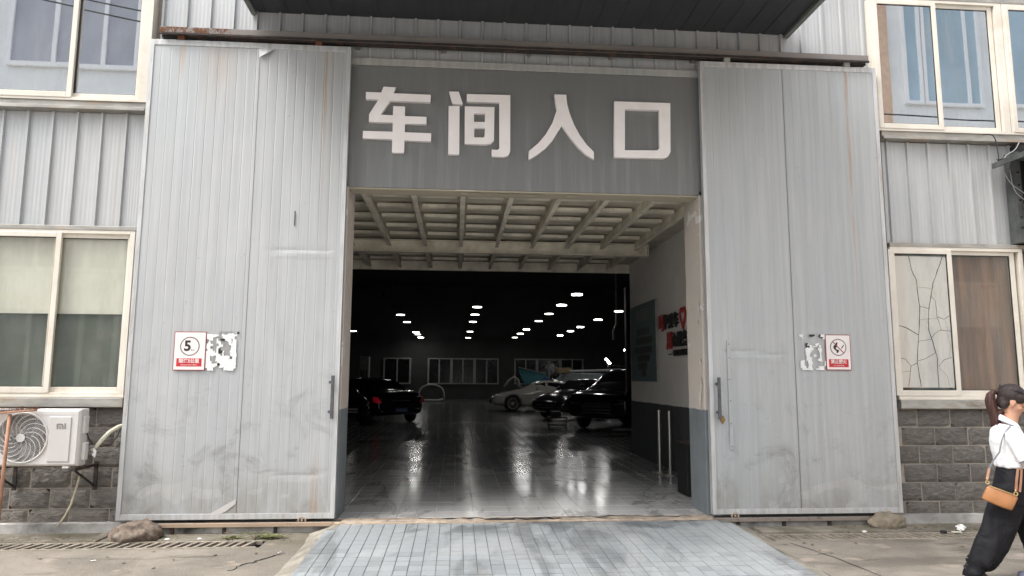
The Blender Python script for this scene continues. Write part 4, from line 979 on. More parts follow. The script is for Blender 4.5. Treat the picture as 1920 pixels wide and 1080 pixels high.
for (x, y, s_, lb) in ((-2.72, -.30, .025, 'white pebble between the drain and the left door, nearer the rubble'), (-2.42, -.30, .02, 'white pebble between the drain and the left door, nearer the ramp'), (4.18, -.33, .028, 'pink white chip beside the mossy stone')):
    o = stone('pebble', (x, y, .012), s_, s_*.7, .012, x*9, 'paper', lb)
stone('pebble', (4.97, -.42, .02), .035, .02, .018, 2, 'dark', 'black scrap lying on the right drain grate')
for nm, c0, sx, sy, n_, mt in (('weeds', (-1.78, -.27), .13, .05, 260, 'leaf'), ('weeds', (-2.12, -.30), .10, .03, 130, 'leaf'), ('weeds', (-1.95, -.12), .2, .03, 60, 'leaf')):
    g = G()
    for k in range(n_):
        x = rnd.gauss(c0[0], sx*.5); y = rnd.gauss(c0[1], sy*.5); a = rnd.uniform(0, 6.28); L_ = rnd.uniform(.012, .035); h = rnd.uniform(.004, .03)
        u = Vector((math.cos(a), math.sin(a), 0))*L_; v_ = Vector((-math.sin(a), math.cos(a), 0))*L_*.4; c_ = Vector((x, y, h+.004))
        g.add([c_, c_+u*.5+v_+Vector((0, 0, .006)), c_+u+Vector((0, 0, rnd.uniform(-.004, .008))), c_+u*.5-v_+Vector((0, 0, .004))], [(0, 1, 2, 3)])
    tag(g.obj(nm, mt, merge=False), 'small green weeds growing beside the left drain', kind='stuff')
rg_ = random.Random(3); g = G()
for k in range(1500):
    s_ = rg_.random(); x = rg_.uniform(-6, -1.5) if rg_.random() < .5 else rg_.uniform(3.0, 7.5)
    y = -.36+abs(rg_.gauss(0, .12)) if s_ < .6 else -.64-abs(rg_.gauss(0, .5))
    if y > .06: continue
    r_ = rg_.uniform(.002, .009) if y > -.4 else rg_.uniform(.0015, .005); a = rg_.uniform(0, 6.28); z = .018 if y > -.34 else 0
    P = [Vector((x+r_*math.cos(a+q)*rg_.uniform(.6, 1.2), y+r_*math.sin(a+q)*rg_.uniform(.6, 1.2), z)) for q in (0, 2.1, 4.2)]
    g.add(P+[Vector((x, y, z+r_*.9))], [(0, 1, 3), (1, 2, 3), (2, 0, 3)])
tag(g.obj('gravel', 'mortar', merge=False), 'fine grit and gravel scattered along the wall and drains', kind='stuff')
g = G()
for k in range(90):
    x = rg_.choice((rg_.uniform(-5, -1.6), rg_.uniform(3.1, 6.5))); y = rg_.choice((rg_.uniform(-.34, -.05), -.66-abs(rg_.gauss(0, .35)))); a = rg_.uniform(0, 6.28); L_ = rg_.uniform(.012, .034)
    u = Vector((math.cos(a), math.sin(a), 0))*L_; v_ = Vector((-math.sin(a), math.cos(a), 0))*L_*.45; c_ = Vector((x, y, .022 if y > -.35 else .004)); h1, h2 = rg_.uniform(0, .01), rg_.uniform(0, .01)
    g.add([c_-u, c_+v_+Vector((0, 0, h1)), c_+u+Vector((0, 0, h2)), c_-v_+Vector((0, 0, .002))], [(0, 1, 2), (0, 2, 3)])
tag(g.obj('leaf_litter', 'deadleaf', merge=False), 'dead leaf scraps along the wall and drains', kind='stuff')
# mud smear on the right sill
G().add([(5.64, .025, 1.29), (5.72, .022, 1.315), (5.80, .02, 1.30), (5.88, .025, 1.285), (5.78, .01, 1.28), (5.68, .012, 1.275)], [(0, 1, 5), (1, 4, 5), (1, 2, 4), (2, 3, 4)]).obj('mud_smear', 'grate', B)
# ================================================================== OPPOSITE BUILDINGS (behind the camera, mirrored in the upper windows)
OB = thing('opposite_building', (-11.3, -14, 0), 'pale building across the yard with grey windows, mirrored in the upper left window', 'building')
G().box(-15.5, -7.6, -20, -13.1, 0, 16).obj('wall', 'oppwall', OB)
for x0, x1, z0, z1, ms in ((-13.1, -8.6, 10.66, 14.2, (-11.9, -10.55, -9.6)), (-13.1, -8.6, 4.6, 8.0, (-11.9, -10.55, -9.6)), (-13.1, -8.6, 1.0, 3.4, (-11.9, -10.55, -9.6))):
    wn = box('window', 'oppgrey', OB, x0, x1, -13.1, -13.04, z0, z1)
    bars(x0-.12, x1+.12, z0-.12, z1+.12, -13.1, -12.98, .12, .12, .12, .12).obj('frame', 'oppframe', wn)
    for mx_ in ms: box('mullion', 'oppframe', wn, mx_-.06, mx_+.06, -13.04, -12.99, z0, z1)
OC = thing('opposite_building', (16.5, -14, 0), 'pale building across the yard with blue windows, mirrored in the upper right window', 'building')
G().box(13.75, 22, -20, -13.1, 0, 16).obj('wall', 'oppwall', OC); G().box(12.8, 13.74, -20, -12.95, 0, 16).obj('curtain_standin', 'tanstandin', OC)  # tan block is added; its mirror image stands in for the curtain
for xa, xb in ((15.0, 16.85), (17.6, 19.4), (14.35, 14.75)):
    for z0, z1 in ((10.45, 14.6), (4.6, 8.2), (.9, 3.2)):
        wn = box('window', 'oppblue', OC, xa, xb, -13.1, -13.04, z0, z1)
        bars(xa-.1, xb+.1, z0-.1, z1+.1, -13.1, -12.98, .1, .1, .1, .1).obj('frame', 'oppframe', wn)
        if xb-xa > 1: box('mullion', 'oppframe', wn, xb-.42, xb-.32, -13.04, -12.99, z0, z1)
for i, (x0, z0, x1, z1) in enumerate(((-14, 10.6, 24, 7.4), (-14, 10.3, 24, 7.0))):
    P = [(x0+(x1-x0)*t/16, -11.5, z0+(z1-z0)*t/16-1.2*(1-(t/8-1)**2)+2) for t in range(17)]
    tag(G().tube(P, .022, 5).obj('overhead_cable', 'black'), ('upper', 'lower')[i]+' of two overhead cables across the yard, mirrored in the upper windows', 'cable')
# ================================================================== HALL: LAMPS
def lamp(x, y, z, lit, label, grp='round pendant lamps hanging in the hall'):
    t = thing('pendant_lamp', (x, y, z), label, 'lamp', grp)
    G().cyl((x, y, z+.02), .19, .05, 'z', 20, .08).cyl((x, y, z+.07), .07, .12, 'z', 12).obj('shade', 'black', t)
    G().cyl((x, y, z-.012), .175, .022, 'z', 20).obj('diffuser', 'lamp' if lit == 2 else ('lampsoft' if lit == 1 else 'hallroof'), t)
    G().cyl((x, y, z+.19), .006, 8-z-.19, 'z', 5).obj('cord', 'bracket', t)
    return t
rows_ = {3.86: [(15.0, 2), (18.4, 2), (22.0, 1), (25.8, 1), (31.7, 2), (35.6, 2), (39.6, 1)],
         .76: [(19.5, 1), (22.8, 1), (26.7, 1), (34.0, 1), (40.4, 1)],
         -2.45: [(16.3, 0), (20.3, 0), (23.3, 1), (27.3, 1), (35.1, 2), (37.2, 1), (40.7, 2)],
         6.5: [(20.5, 1), (24.7, 2), (29.4, 2), (32.7, 2), (36.8, 2)],
         -6.07: [(34.6, 1)]}
rn = {3.86: 'second row from the right', .76: 'middle row', -2.45: 'left row', 6.5: 'rightmost row', -6.07: 'far left row'}
orn = ['first', 'second', 'third', 'fourth', 'fifth', 'sixth', 'seventh']
for x, L_ in rows_.items():
    for i, (y, lit) in enumerate(L_):
        lamp(x, y, 4.25, lit, '%s round pendant lamp from the entrance in the %s, %s' % (orn[i], rn[x], ('unlit', 'softly lit', 'brightly lit')[lit]))
for (x, y, z, lb) in ((8.3, 31, 2.5, 'short slanted lit tube on the lift post, lower left one'), (8.4, 27, 2.85, 'short slanted lit tube beside the lift post, upper right one')):
    t = thing('tube_lamp', (x, y, z), lb, 'lamp', 'slanted tube lamps near the lift post')
    G().tube([(x-.13, y, z+.14), (x+.13, y, z-.14)], .045, 8).obj('tube', 'lamp', t)
    G().tube([(x-.16, y+.07, z+.17), (x+.16, y+.07, z-.11)], .04, 6).obj('holder', 'bracket', t)
    G().tube([(x, y+.08, z), (x, y+.08, FZ)], .03, 6).obj('stand', 'bracket', t)
# far wall windows
for (x0, x1, ms) in ((-5.05, -3.15, (-4.1,)), (-2.0, 2.95, (-1.2, -.35, .45, 1.25, 2.1)), (4.05, 8.95, (4.85, 5.65, 6.5, 7.3, 8.15))):
    t = thing('hall_window', ((x0+x1)/2, 42.25, 1.15), {-5.05: 'narrow dark window at the left end of the far hall wall', -2.0: 'wide six-pane dark window in the middle of the far hall wall', 4.05: 'wide dark window at the right of the far hall wall, behind the cars'}[x0], 'window')
    bars(x0, x1, 1.12, 2.92, 42.17, 42.29, .10, .10, .08, .08).obj('frame', 'hallframe', t)
    e = [x0+.1]+list(ms)+[x1-.1]
    for i in range(len(e)-1): box('pane', 'hallglass', t, e[i]+.045, e[i+1]-.045, 42.24, 42.27, 1.2, 2.84)
    for i, mx_ in enumerate(ms): box('mullion', 'hallframe', t, mx_-(.09 if i % 2 else .045), mx_+(.09 if i % 2 else .045), 42.18, 42.28, 1.2, 2.84)
t = thing('hall_window', (15.9, 34, 1.2), 'dark window with thin bars in the right side wall of the hall', 'window')
for y in frng(18, 41, 1.1): box('bar', 'hallframe', t, 15.93, 15.99, y, y+.08, 1.3, 3.2)
box('bar', 'hallframe', t, 15.92, 15.99, 17.9, 41.2, 3.2, 3.3)
# white cabinet panel at left
t = thing('cabinet', (-5.3, 34, FZ), 'tall pale cabinet with slotted vents standing at the back left of the hall', 'cabinet')
box('body', 'hallframe', t, -5.55, -5.02, 33.8, 34.4, FZ, 2.75, .02)
for k in range(3): box('vent', 'hallglass', t, -5.46+.14*k, -5.40+.14*k, 33.78, 33.8, 1.5, 2.0)
# bumper stood on the floor
t = thing('car_bumper', (-1.5, 36.4, FZ), 'detached white car bumper arch stood on the hall floor', 'car bumper')
pts = []
for i in range(17):
    a = math.pi*i/16; pts.append((-1.5-.80*math.cos(a)*(1 if abs(math.cos(a)) < .9 else .98), 36.4, FZ+.10+.92*math.sin(a)**.55))
G().tube(pts, .075, 8, ry=[.05]*17).obj('outer_skin', 'carwhite', t, smooth=True)
G().tube([(-1.5-.6*math.cos(math.pi*i/12), 36.35, FZ+.1+.66*math.sin(math.pi*i/12)**.6) for i in range(13)], .03, 6).obj('inner_frame', 'bracket', t, smooth=True)
G().tube([(-2.2, 36.4, FZ+.16), (-1.9, 36.3, FZ+.08), (-1.1, 36.3, FZ+.08), (-.8, 36.4, FZ+.16)], .07, 6).obj('lower_lip', 'carwhite', t, smooth=True)
# ------------------------------------------------------------------ cars
def car(label, loc, yaw_, kind, paint, tail=None, plate=False, cat='car'):
    T = thing(kind if kind != 'suv' else 'suv', loc, label, cat)
    if kind == 'sedan':   # x, zb, belt, top, w, wt
        S = [(-2.38, .42, .78, .82, .70, .60), (-2.30, .30, .90, .98, .84, .72), (-1.95, .24, .95, 1.04, .90, .72), (-1.55, .24, .95, 1.07, .91, .70), (-1.0, .22, .94, 1.36, .91, .58), (-.6, .20, .93, 1.44, .91, .57), (.1, .20, .92, 1.46, .91, .57), (.6, .20, .91, 1.40, .91, .59), (1.25, .22, .90, 1.00, .91, .70), (1.8, .24, .84, .90, .90, .68), (2.2, .27, .72, .76, .84, .60), (2.36, .36, .60, .64, .68, .5)]; wb = (-1.42, 1.42); wr = .325; gs = (3, 8)
    elif kind == 'coupe':
        S = [(-2.32, .42, .85, .90, .70, .60), (-2.2, .30, .95, 1.03, .84, .68), (-1.8, .24, .97, 1.12, .91, .64), (-1.3, .24, .95, 1.24, .92, .60), (-.7, .20, .92, 1.35, .92, .57), (-.1, .18, .90, 1.38, .92, .56), (.45, .18, .88, 1.30, .92, .58), (1.15, .20, .86, .95, .92, .70), (1.7, .22, .78, .85, .90, .66), (2.15, .24, .72, .77, .86, .62), (2.38, .30, .58, .62, .74, .52)]; wb = (-1.40, 1.42); wr = .335; gs = (2, 7)
    else:
        S = [(-2.38, .50, 1.0, 1.5, .80, .62), (-2.30, .36, 1.10, 1.66, .90, .66), (-1.9, .32, 1.14, 1.72, .95, .68), (-1.3, .30, 1.14, 1.77, .96, .68), (-.5, .28, 1.13, 1.79, .96, .68), (.2, .28, 1.12, 1.76, .96, .68), (.65, .28, 1.11, 1.66, .96, .68), (1.2, .30, 1.10, 1.20, .96, .78), (1.8, .32, 1.07, 1.15, .95, .78), (2.25, .34, 1.0, 1.07, .94, .76), (2.40, .36, .93, .99, .91, .74), (2.46, .42, .84, .89, .84, .68)]; wb = (-1.42, 1.48); wr = .375; gs = (0, 7)
    def ring(s):
        x, zb, be, tp, w_, wt = s
        h = [(0, zb), (w_*.86, zb), (w_*.985, zb+.10), (w_, (zb+be)/2), (w_*.985, be-.07), (w_*.93, be), (wt+.02, tp-.10 if tp-be > .25 else (be*.35+tp*.65)), (wt*.86, tp-.02), (0, tp)]
        return [(x, a, b) for a, b in h]+[(x, -a, b) for a, b in h[-2:0:-1]]
    rg = [ring(s) for s in S]; n = len(rg[0]); vs = [p for r_ in rg for p in r_]
    fs = [(i*n+k, i*n+(k+1) % n, (i+1)*n+(k+1) % n, (i+1)*n+k) for i in range(len(rg)-1) for k in range(n)]
    fs += [tuple(range(n)), tuple((len(rg)-1)*n+k for k in range(n-1, -1, -1))]
    body = G().add(vs, fs); me = body.mesh('body', smooth=True)
    tmp = bpy.data.objects.new('tmp', me); C.objects.link(tmp)
    ss = tmp.modifiers.new('s', 'SUBSURF'); ss.levels = 2; ss.render_levels = 2
    cut = G()
    for wx in wb:
        for sd_ in (-1, 1): cut.cyl((wx, sd_*1.05-(.0 if sd_ < 0 else .5), wr), wr+.055, .5, 'y', 24)
    cm = cut.mesh('cut'); co = bpy.data.objects.new('cut', cm); C.objects.link(co)
    bo = tmp.modifiers.new('b', 'BOOLEAN'); bo.operation = 'DIFFERENCE'; bo.object = co; bo.solver = 'FAST'
    dg = bpy.context.evaluated_depsgraph_get(); nm = bpy.data.meshes.new_from_object(tmp.evaluated_get(dg))
    bpy.data.objects.remove(tmp); bpy.data.objects.remove(co)
    nm.materials.clear(); nm.materials.append(MAT[paint]); nm.name = 'body'; nm.polygons.foreach_set('use_smooth', [True]*len(nm.polygons))
    bd = bpy.data.objects.new('body', nm); C.objects.link(bd); bd.parent = T
    def part(g, name, mat, par=T, smooth=False, bevel=0):
        me = g.mesh(name, (0, 0, 0), smooth); me.materials.append(MAT[mat]); o = bpy.data.objects.new(name, me); C.objects.link(o); o.parent = par
        if bevel:
            b_ = o.modifiers.new('bevel', 'BEVEL'); b_.width = bevel; b_.segments = 2
        return o
    # glass: strips set just outside the cabin
    cab = [s for s in S if s[3]-s[2] > .25]; off = .012
    for sd_ in (-1, 1):
        xs = [s[0] for s in cab]; groups = [(0, len(cab)//2), (len(cab)//2, len(cab)-1)]
        for (a, b) in groups:
            if b <= a: continue
            vs = []; 
            for i in range(a, b+1):
                x, zb, be, tp, w_, wt = cab[i]; sh = .06 if i in (a,) else (-.06 if i == b else 0)
                y1 = w_*.93*.955+off-.012; z1 = be+.02; y2 = wt+.02+off; z2 = tp-.12
                vs += [(x+sh, sd_*(y1), z1+.02), (x+sh, sd_*(y2), z2)]
            m_ = b-a+1; part(G().add(vs, [(2*i, 2*i+2, 2*i+3, 2*i+1) for i in range(m_-1)]), 'window', 'carglass')
    f = [s for s in S if s[0] > cab[-1][0]][0]; c_ = cab[-1]
    part(G().add([(f[0]-.04, .66, f[3]+.05), (f[0]-.04, -.66, f[3]+.05), (c_[0]+.05, -.52, c_[3]-.02), (c_[0]+.05, .52, c_[3]-.02)], [(0, 1, 2, 3)]), 'windscreen', 'carglass')
    bl = [s for s in S if s[0] < cab[0][0]]; c_ = cab[0]
    if bl: b2 = bl[-1]; part(G().add([(b2[0]+.06, .62, b2[3]+.04), (b2[0]+.06, -.62, b2[3]+.04), (c_[0]-.03, -.5, c_[3]-.01), (c_[0]-.03, .5, c_[3]-.01)], [(0, 1, 2, 3)]), 'rear_window', 'carglass')
    for wx in wb:
        for sd_ in (-1, 1):
            yo = sd_*.86
            wh = part(G().torus((wx, yo, wr), wr-.06, .062, 'y', 28, 8, ry=.10), 'wheel', 'black', smooth=True)
            g = G().torus((wx, yo+sd_*.055, wr), wr-.115, .014, 'y', 24, 6)
            for k in range(10):
                a = 2*math.pi*k/10; g.tube([(wx+.03*math.cos(a), yo+sd_*.05, wr+.03*math.sin(a)), (wx+(wr-.11)*math.cos(a), yo+sd_*.06, wr+(wr-.11)*math.sin(a))], .012, 4)
            g.cyl((wx, yo+sd_*.04, wr), .05, sd_*.03, 'y', 12)
            part(g, 'rim', 'rim', wh); part(G().cyl((wx, yo+sd_*.0, wr), wr-.11, sd_*.01, 'y', 20), 'brake_disc', 'bracket', wh)
    tb = S[1][2]
    for sd_ in (-1, 1):
        lit = tail and (sd_ == 1)
        part(G().prism([(-2.37, tb-.24), (-2.30, tb-.06), (-2.12, tb-.05), (-2.15, tb-.2)], sd_*.66, sd_*.86), 'tail_lamp', 'tail' if lit else 'tailoff', bevel=.02)
        hx = S[-2][0]; part(G().prism([(hx-.25, S[-2][2]-.03), (hx+.0, S[-2][2]-.1), (hx+.07, S[-2][2]-.2), (hx-.18, S[-2][2]-.14)], sd_*.5, sd_*.80), 'headlight', 'chrome', bevel=.02)
        part(G().ell((S[-5][0]-.1, sd_*(S[-5][4]+.10), S[-5][2]+.12), .07, .10, .06, 10, 6), 'mirror', paint, smooth=True)
        if kind == 'suv': part(G().tube([(-1.9, sd_*.62, 1.78), (-1.3, sd_*.63, 1.84), (.0, sd_*.63, 1.84), (.4, sd_*.62, 1.77)], .02, 6), 'roof_rail', 'chrome', smooth=True)
    part(G().box(-2.42, -2.36, -.70, .70, S[1][1]+.05, S[1][1]+.17), 'rear_bumper', paint, bevel=.03)
    hx = S[-1][0]; gg = part(G().box(hx-.1, hx+.02, -.45, .45, S[-1][1]+.02, S[-1][2]-.06), 'front_grille', 'black', bevel=.03)
    for k in range(4 if kind == 'suv' else 2):
        zz = S[-1][1]+.08+k*.085; part(G().box(hx+.015, hx+.032, -.42, .42, zz, zz+.014), 'grille_bar', 'rim', gg)
    if plate:
        pb = part(G().box(-2.435, -2.421, -.22, .22, S[1][1]+.13-.06, S[1][1]+.13+.08), 'number_plate', 'plate')
        for k in range(6): part(G().box(-2.438, -2.4351, .17-.065*k-.02, .17-.065*k+.02, S[1][1]+.1, S[1][1]+.18), 'plate_mark', 'hallframe', pb)
        part(G().box(-2.40, -2.36, -.28, .28, S[1][1]+.42, S[1][1]+.44), 'chrome_strip', 'chrome')
    T.rotation_euler = (0, 0, yaw_); return T
car('black sedan seen from behind with its left tail lamp glowing red', (-3.0, 17.0, FZ), R(90+33), 'sedan', 'carblack', tail=True, plate=True)
car('dark sedan almost wholly hidden behind the left door', (-4.05, 15.6, FZ), R(-70), 'sedan', 'carblack')
car('white low car seen from the side, facing left, its tail behind dark cars', (3.9, 24.6, FZ), R(180), 'coupe', 'carwhite')
car('big black suv at the right with roof rails, facing the entrance behind the lift post', (5.32, 13.9, FZ), R(233), 'suv', 'carblack')
car('black hatchback between the white car and the big suv', (4.95, 18.4, FZ), R(216), 'sedan', 'carblack')
car('dark car at the back with its nose beside the white fender piece', (4.8, 31.5, FZ), R(185), 'sedan', 'carblack')
# covered vehicle and what lies on it
t = thing('covered_vehicle', (6.3, 28, FZ), 'vehicle under a grey green cover behind the white car', 'covered car')
g = G(); vs = []; NX, NY = 22, 10
def cz_(x, y):
    u = (x-6.3)/2.3; h = 1.72*max(0, 1-abs(u)**4)**.5
    if u < -.35: h = min(h, 1.72-(-.35-u)*1.6)
    return FZ+max(.05, h*(1-.10*(abs(y-28)/.9)**4))+.03*mnoise.noise(Vector((x*2, y*2, 0)))
for i in range(NX+1):
    for j in range(NY+1):
        x = 4.0+4.6*i/NX; y = 27.1+1.8*j/NY; vs.append((x, y, cz_(x, y) if 0 < j < NY else FZ+.1))
g.add(vs, [(i*(NY+1)+j, (i+1)*(NY+1)+j, (i+1)*(NY+1)+j+1, i*(NY+1)+j+1) for i in range(NX) for j in range(NY)]).obj('cover', 'cloth', t, smooth=True)
t = thing('teal_tarp', (3.9, 27.3, FZ), 'stiff teal sheet propped up in front of the covered vehicle', 'tarp')
G().add([(3.0, 27, 2.08), (4.35, 27.1, 1.78), (4.55, 27.0, 1.4), (3.9, 26.8, .9), (3.35, 26.9, 1.1), (3.15, 27.02, 1.6), (3.0, 27.06, 2.0)], [(0, 1, 2, 3, 4, 5, 6)]).obj('sheet', 'teal', t)
G().add([(3.72, 26.7, 1.0), (4.4, 26.65, 1.0), (4.75, 26.7, 1.42), (4.25, 26.72, 1.62)], [(0, 1, 2, 3)]).obj('taped_patch', 'plate', t)
G().tube([(3.0, 27, 2.08), (4.35, 27.1, 1.78)], .025, 6).obj('edge_rod', 'hallframe', t)
tag(box('cardboard_box', 'cardboard', None, 5.0, 5.7, 27.6, 28.2, 1.82, 2.08, .02), 'flattened cardboard box lying on the covered vehicle', 'box')
tag(G().tube([(5.6, 27.5, 1.90), (6.6, 27.6, 1.93), (8.3, 27.7, 2.0)], .06, 6).obj('foam_roll', 'hallframe'), 'pale roll lying on the covered vehicle', 'roll')
t = thing('fender_piece', (2.6, 27.5, FZ), 'loose white curved fender leaning behind the white car', 'car part')
G().tube([(2.35, 27.5, 1.1), (2.6, 27.5, 1.45), (2.85, 27.5, 1.62), (3.05, 27.5, 1.45), (3.1, 27.5, 1.0)], .07, 8).obj('skin', 'carwhite', t, smooth=True)
# trolley, lift
t = thing('tool_trolley', (2.85, 12.9, FZ), 'small black tool trolley with a tray in front of the dark cars', 'trolley')
box('tray', 'bracket', t, 2.62, 3.18, 12.7, 13.1, .42, .46, .01); box('lower_tray', 'bracket', t, 2.64, 3.16, 12.72, 13.08, .22, .25, .01)
box('tool_box', 'black', t, 2.7, 3.0, 12.78, 13.0, .465, .62, .02)
for x in (2.66, 3.14):
    for yy_ in (12.74, 13.06): G().tube([(x, yy_, FZ+.03), (x, yy_, .44)], .014, 6).obj('leg', 'bracket', t); 
for x in (2.66, 3.14): G().torus((x, 12.74, FZ+.03), .022, .01, 'y', 10, 6).obj('caster', 'black', t)
t = thing('car_lift', (4.95, 12.6, FZ), 'tall dark lift post standing in front of the big suv', 'car lift')
box('post', 'bracket', t, 4.86, 5.10, 12.5, 12.75, FZ, 4.2, .02)
box('base_plate', 'bracket', t, 4.70, 5.25, 12.3, 12.95, FZ, FZ+.02, .005)
G().box(4.3, 5.4, 11.9, 12.02, FZ+.02, FZ+.09).obj('arm', 'hallframe', t, bevel=.01)
o_ = G().box(3.6, 5.2, 10.2, 10.32, FZ+.004, FZ+.06).obj('arm', 'bracket', t, bevel=.01)
t = thing('wall_pipe', (9.3, 30, FZ), 'thin dark pipe bent beside the lamps at the right', 'pipe')
G().tube([(7.2, 24, 6.6), (7.2, 24, 4.0), (7.05, 24, 3.7), (7.05, 24, 3.3)], .04, 6).obj('tube', 'hallframe', t)
# ------------------------------------------------------------------ porch wall objects (wall face x = 3.442)
WX = 3.445
def onside(y, z, x=WX): return Matrix.Translation((x, y, z)) @ Matrix.Rotation(-math.pi/2, 4, 'Z') @ Matrix.Rotation(math.pi/2, 4, 'X')
t = thing('notice_board', (WX, 5.5, 1.5), 'tall teal notice board with rows of dark lettering on the white passage wall', 'notice board')
box('panel', 'board', t, WX-.03, WX-.001, 4.44, 6.2, 1.51, 2.93); box('frame_edge', 'chrome', t, WX-.034, WX-.001, 4.40, 4.438, 1.50, 2.94)
for r_, (z, a, b) in enumerate(((2.42, 4.85, 5.7), (2.25, 4.7, 5.75), (2.08, 4.7, 5.85), (1.93, 4.85, 5.7), (1.79, 5.05, 5.6), (1.66, 5.15, 5.35))):
    y = a
    while y < b:
        box('character_block', 'print', t, WX-.034, WX-.0305, y, y+.10, z-.065, z+.055); y += .125
for r_ in range(5):
    y = 4.9+.02*r_
    while y < 5.8: box('small_print', 'greylogo', t, WX-.033, WX-.0305, y, y+.05, 2.62+.045*r_, 2.64+.045*r_); y += .065
t = thing('wall_slogan', (WX, 4, 2.3), 'red and black raised characters with a red heart on the white passage wall', 'wall lettering')
y0 = 4.70
for i, ch in enumerate('呵护爱车'): text('character', ch, .25 if i else .31, 'slogred' if i == 0 else 'print', t, onside(4.10-i*.26, 2.46, WX-.03), .012, bold=.006)
for i, ch in enumerate('用心服务'): text('character', ch, .25 if i else .31, 'slogred' if i == 0 else 'print', t, onside(3.66-i*.26, 2.15, WX-.03), .012, bold=.006)
text('small_lettering', '专业汽车维修服务', .10, 'print', t, onside(3.12, 1.95, WX-.02), .008, bold=.003)
box('dash', 'print', t, WX-.02, WX-.002, 3.6, 3.78, 1.94, 1.955)
hp = []
for k in range(25):
    a = 2*math.pi*k/24; hp.append((WX-.025, 2.98-.009*16*math.sin(a)**3*.9, 2.50+.0095*(13*math.cos(a)-5*math.cos(2*a)-2*math.cos(3*a)-math.cos(4*a))*1.15))
G().tube(hp[:-2], .016, 6).obj('heart', 'slogred', t, smooth=True)
for (x, y, lb) in ((3.17, 3.5, 'left polished steel bollard by the passage wall'), (3.25, 3.22, 'right polished steel bollard with the wider base by the passage wall')):
    t = thing('bollard', (x, y, FZ), lb, 'bollard', 'steel bollards by the passage wall')
    G().cyl((x, y, FZ+.02), .028, .93, 'z', 20).obj('tube', 'chrome', t, smooth=False); G().cyl((x, y, FZ), .13, .022, 'z', 28, .115).obj('base', 'chrome', t)
    G().torus((x, y, FZ+.95), .015, .013, 'z', 16, 6).obj('cap', 'chrome', t, smooth=True)
t = thing('metal_box', (2.98, 1.3, FZ), 'narrow black metal case standing behind the right jamb', 'case')
box('body', 'black', t, 2.86, 3.05, 1.25, 1.65, FZ, .74, .006); box('lid', 'bracket', t, 2.855, 3.055, 1.245, 1.655, .741, .76, .004)
# ================================================================== PERSON
PX, PY = 4.39, -2.1
def fuse(parts, vox, sm=3, name='m'):
    g = G()
    for p in parts: g.add(p.v, p.f)
    me = bpy.data.meshes.new(name); me.from_pydata([tuple(v) for v in g.v], [], g.f)
    bm = bmesh.new(); bm.from_mesh(me); bmesh.ops.recalc_face_normals(bm, faces=bm.faces); bm.to_mesh(me); bm.free()
    o = bpy.data.objects.new('tmp', me); C.objects.link(o)
    m_ = o.modifiers.new('r', 'REMESH'); m_.mode = 'VOXEL'; m_.voxel_size = vox
    if sm: s_ = o.modifiers.new('s', 'SMOOTH'); s_.iterations = sm; s_.factor = .6
    dg = bpy.context.evaluated_depsgraph_get(); nm = bpy.data.meshes.new_from_object(o.evaluated_get(dg)); bpy.data.objects.remove(o)
    nm.polygons.foreach_set('use_smooth', [True]*len(nm.polygons)); return nm
def pobj(me, name, mat, parent, disp=None):
    if disp:
        for v in me.vertices:
            d = disp(v.co)
            v.co += v.normal*d
    me.materials.clear(); me.materials.append(MAT[mat]); me.name = name
    o = bpy.data.objects.new(name, me); C.objects.link(o); o.parent = parent; return o
def loft(rings, n=20):   # rings: (center, u half axis vector, v half axis vector)
    g = G(); vs = []
    for c, u, v in rings:
        for k in range(n):
            a = 2*math.pi*k/n; vs.append(Vector(c)+Vector(u)*math.cos(a)+Vector(v)*math.sin(a))
    N = len(rings)
    fs = [(i*n+k, i*n+(k+1) % n, (i+1)*n+(k+1) % n, (i+1)*n+k) for i in range(N-1) for k in range(n)]
    fs += [tuple(range(n-1, -1, -1)), tuple((N-1)*n+k for k in range(n))]
    return g.add(vs, fs)
P_ = thing('person', (PX, PY, 0), 'woman in white polo shirt and wide black trousers walking right past the grey block wall', 'person')
ht = Matrix.Rotation(R(26), 3, 'Y')   # head nods forward
HC = Vector((.038, 0, 1.378))
def hp_(x, y, z): return HC + ht @ Vector((x, y, z))
H = []
H.append(G().ell(hp_(-.012, 0, .045), .092, .073, .085, 24, 16, ht))        # cranium
H.append(G().ell(hp_(.022, 0, -.02), .066, .062, .085, 20, 14, ht))         # face
H.append(G().ell(hp_(.045, 0, -.085), .036, .036, .030, 16, 10, ht))        # chin
H.append(G().ell(hp_(.018, 0, -.075), .050, .052, .032, 16, 10, ht))        # jaw
H.append(G().tube([hp_(.085, 0, .012), hp_(.098, 0, -.012), hp_(.102, 0, -.026)], .010, 8, rs=[.006, .010, .012]))
H.append(G().ell(hp_(.096, 0, -.028), .012, .015, .008, 10, 8, ht))
H.append(G().ell(hp_(.080, 0, .030), .012, .045, .010, 12, 8, ht))          # brow
for sd_ in (-1, 1):
    H.append(G().ell(hp_(.058, sd_*.036, -.020), .022, .020, .020, 12, 8, ht))
    H.append(G().ell(hp_(.000, sd_*.068, -.005), .017, .009, .030, 12, 10, ht))   # ear body
    H.append(G().torus(hp_(.000, sd_*.073, .0), .018, .005, 'y', 16, 6))
    H.append(G().ell(hp_(.004, sd_*.069, -.032), .009, .006, .010, 10, 8, ht))
H.append(G().ell(hp_(.083, 0, -.052), .012, .022, .006, 12, 8, ht)); H.append(G().ell(hp_(.080, 0, -.064), .011, .018, .006, 12, 8, ht))
H.append(loft([((.045, 0, 1.34), (.052, 0, 0), (0, .050, 0)), ((.022, 0, 1.25), (.052, 0, -.01), (0, .052, 0)), ((.0, 0, 1.18), (.065, 0, 0), (0, .07, 0)), ((-.005, 0, 1.12), (.08, 0, 0), (0, .12, 0))]))
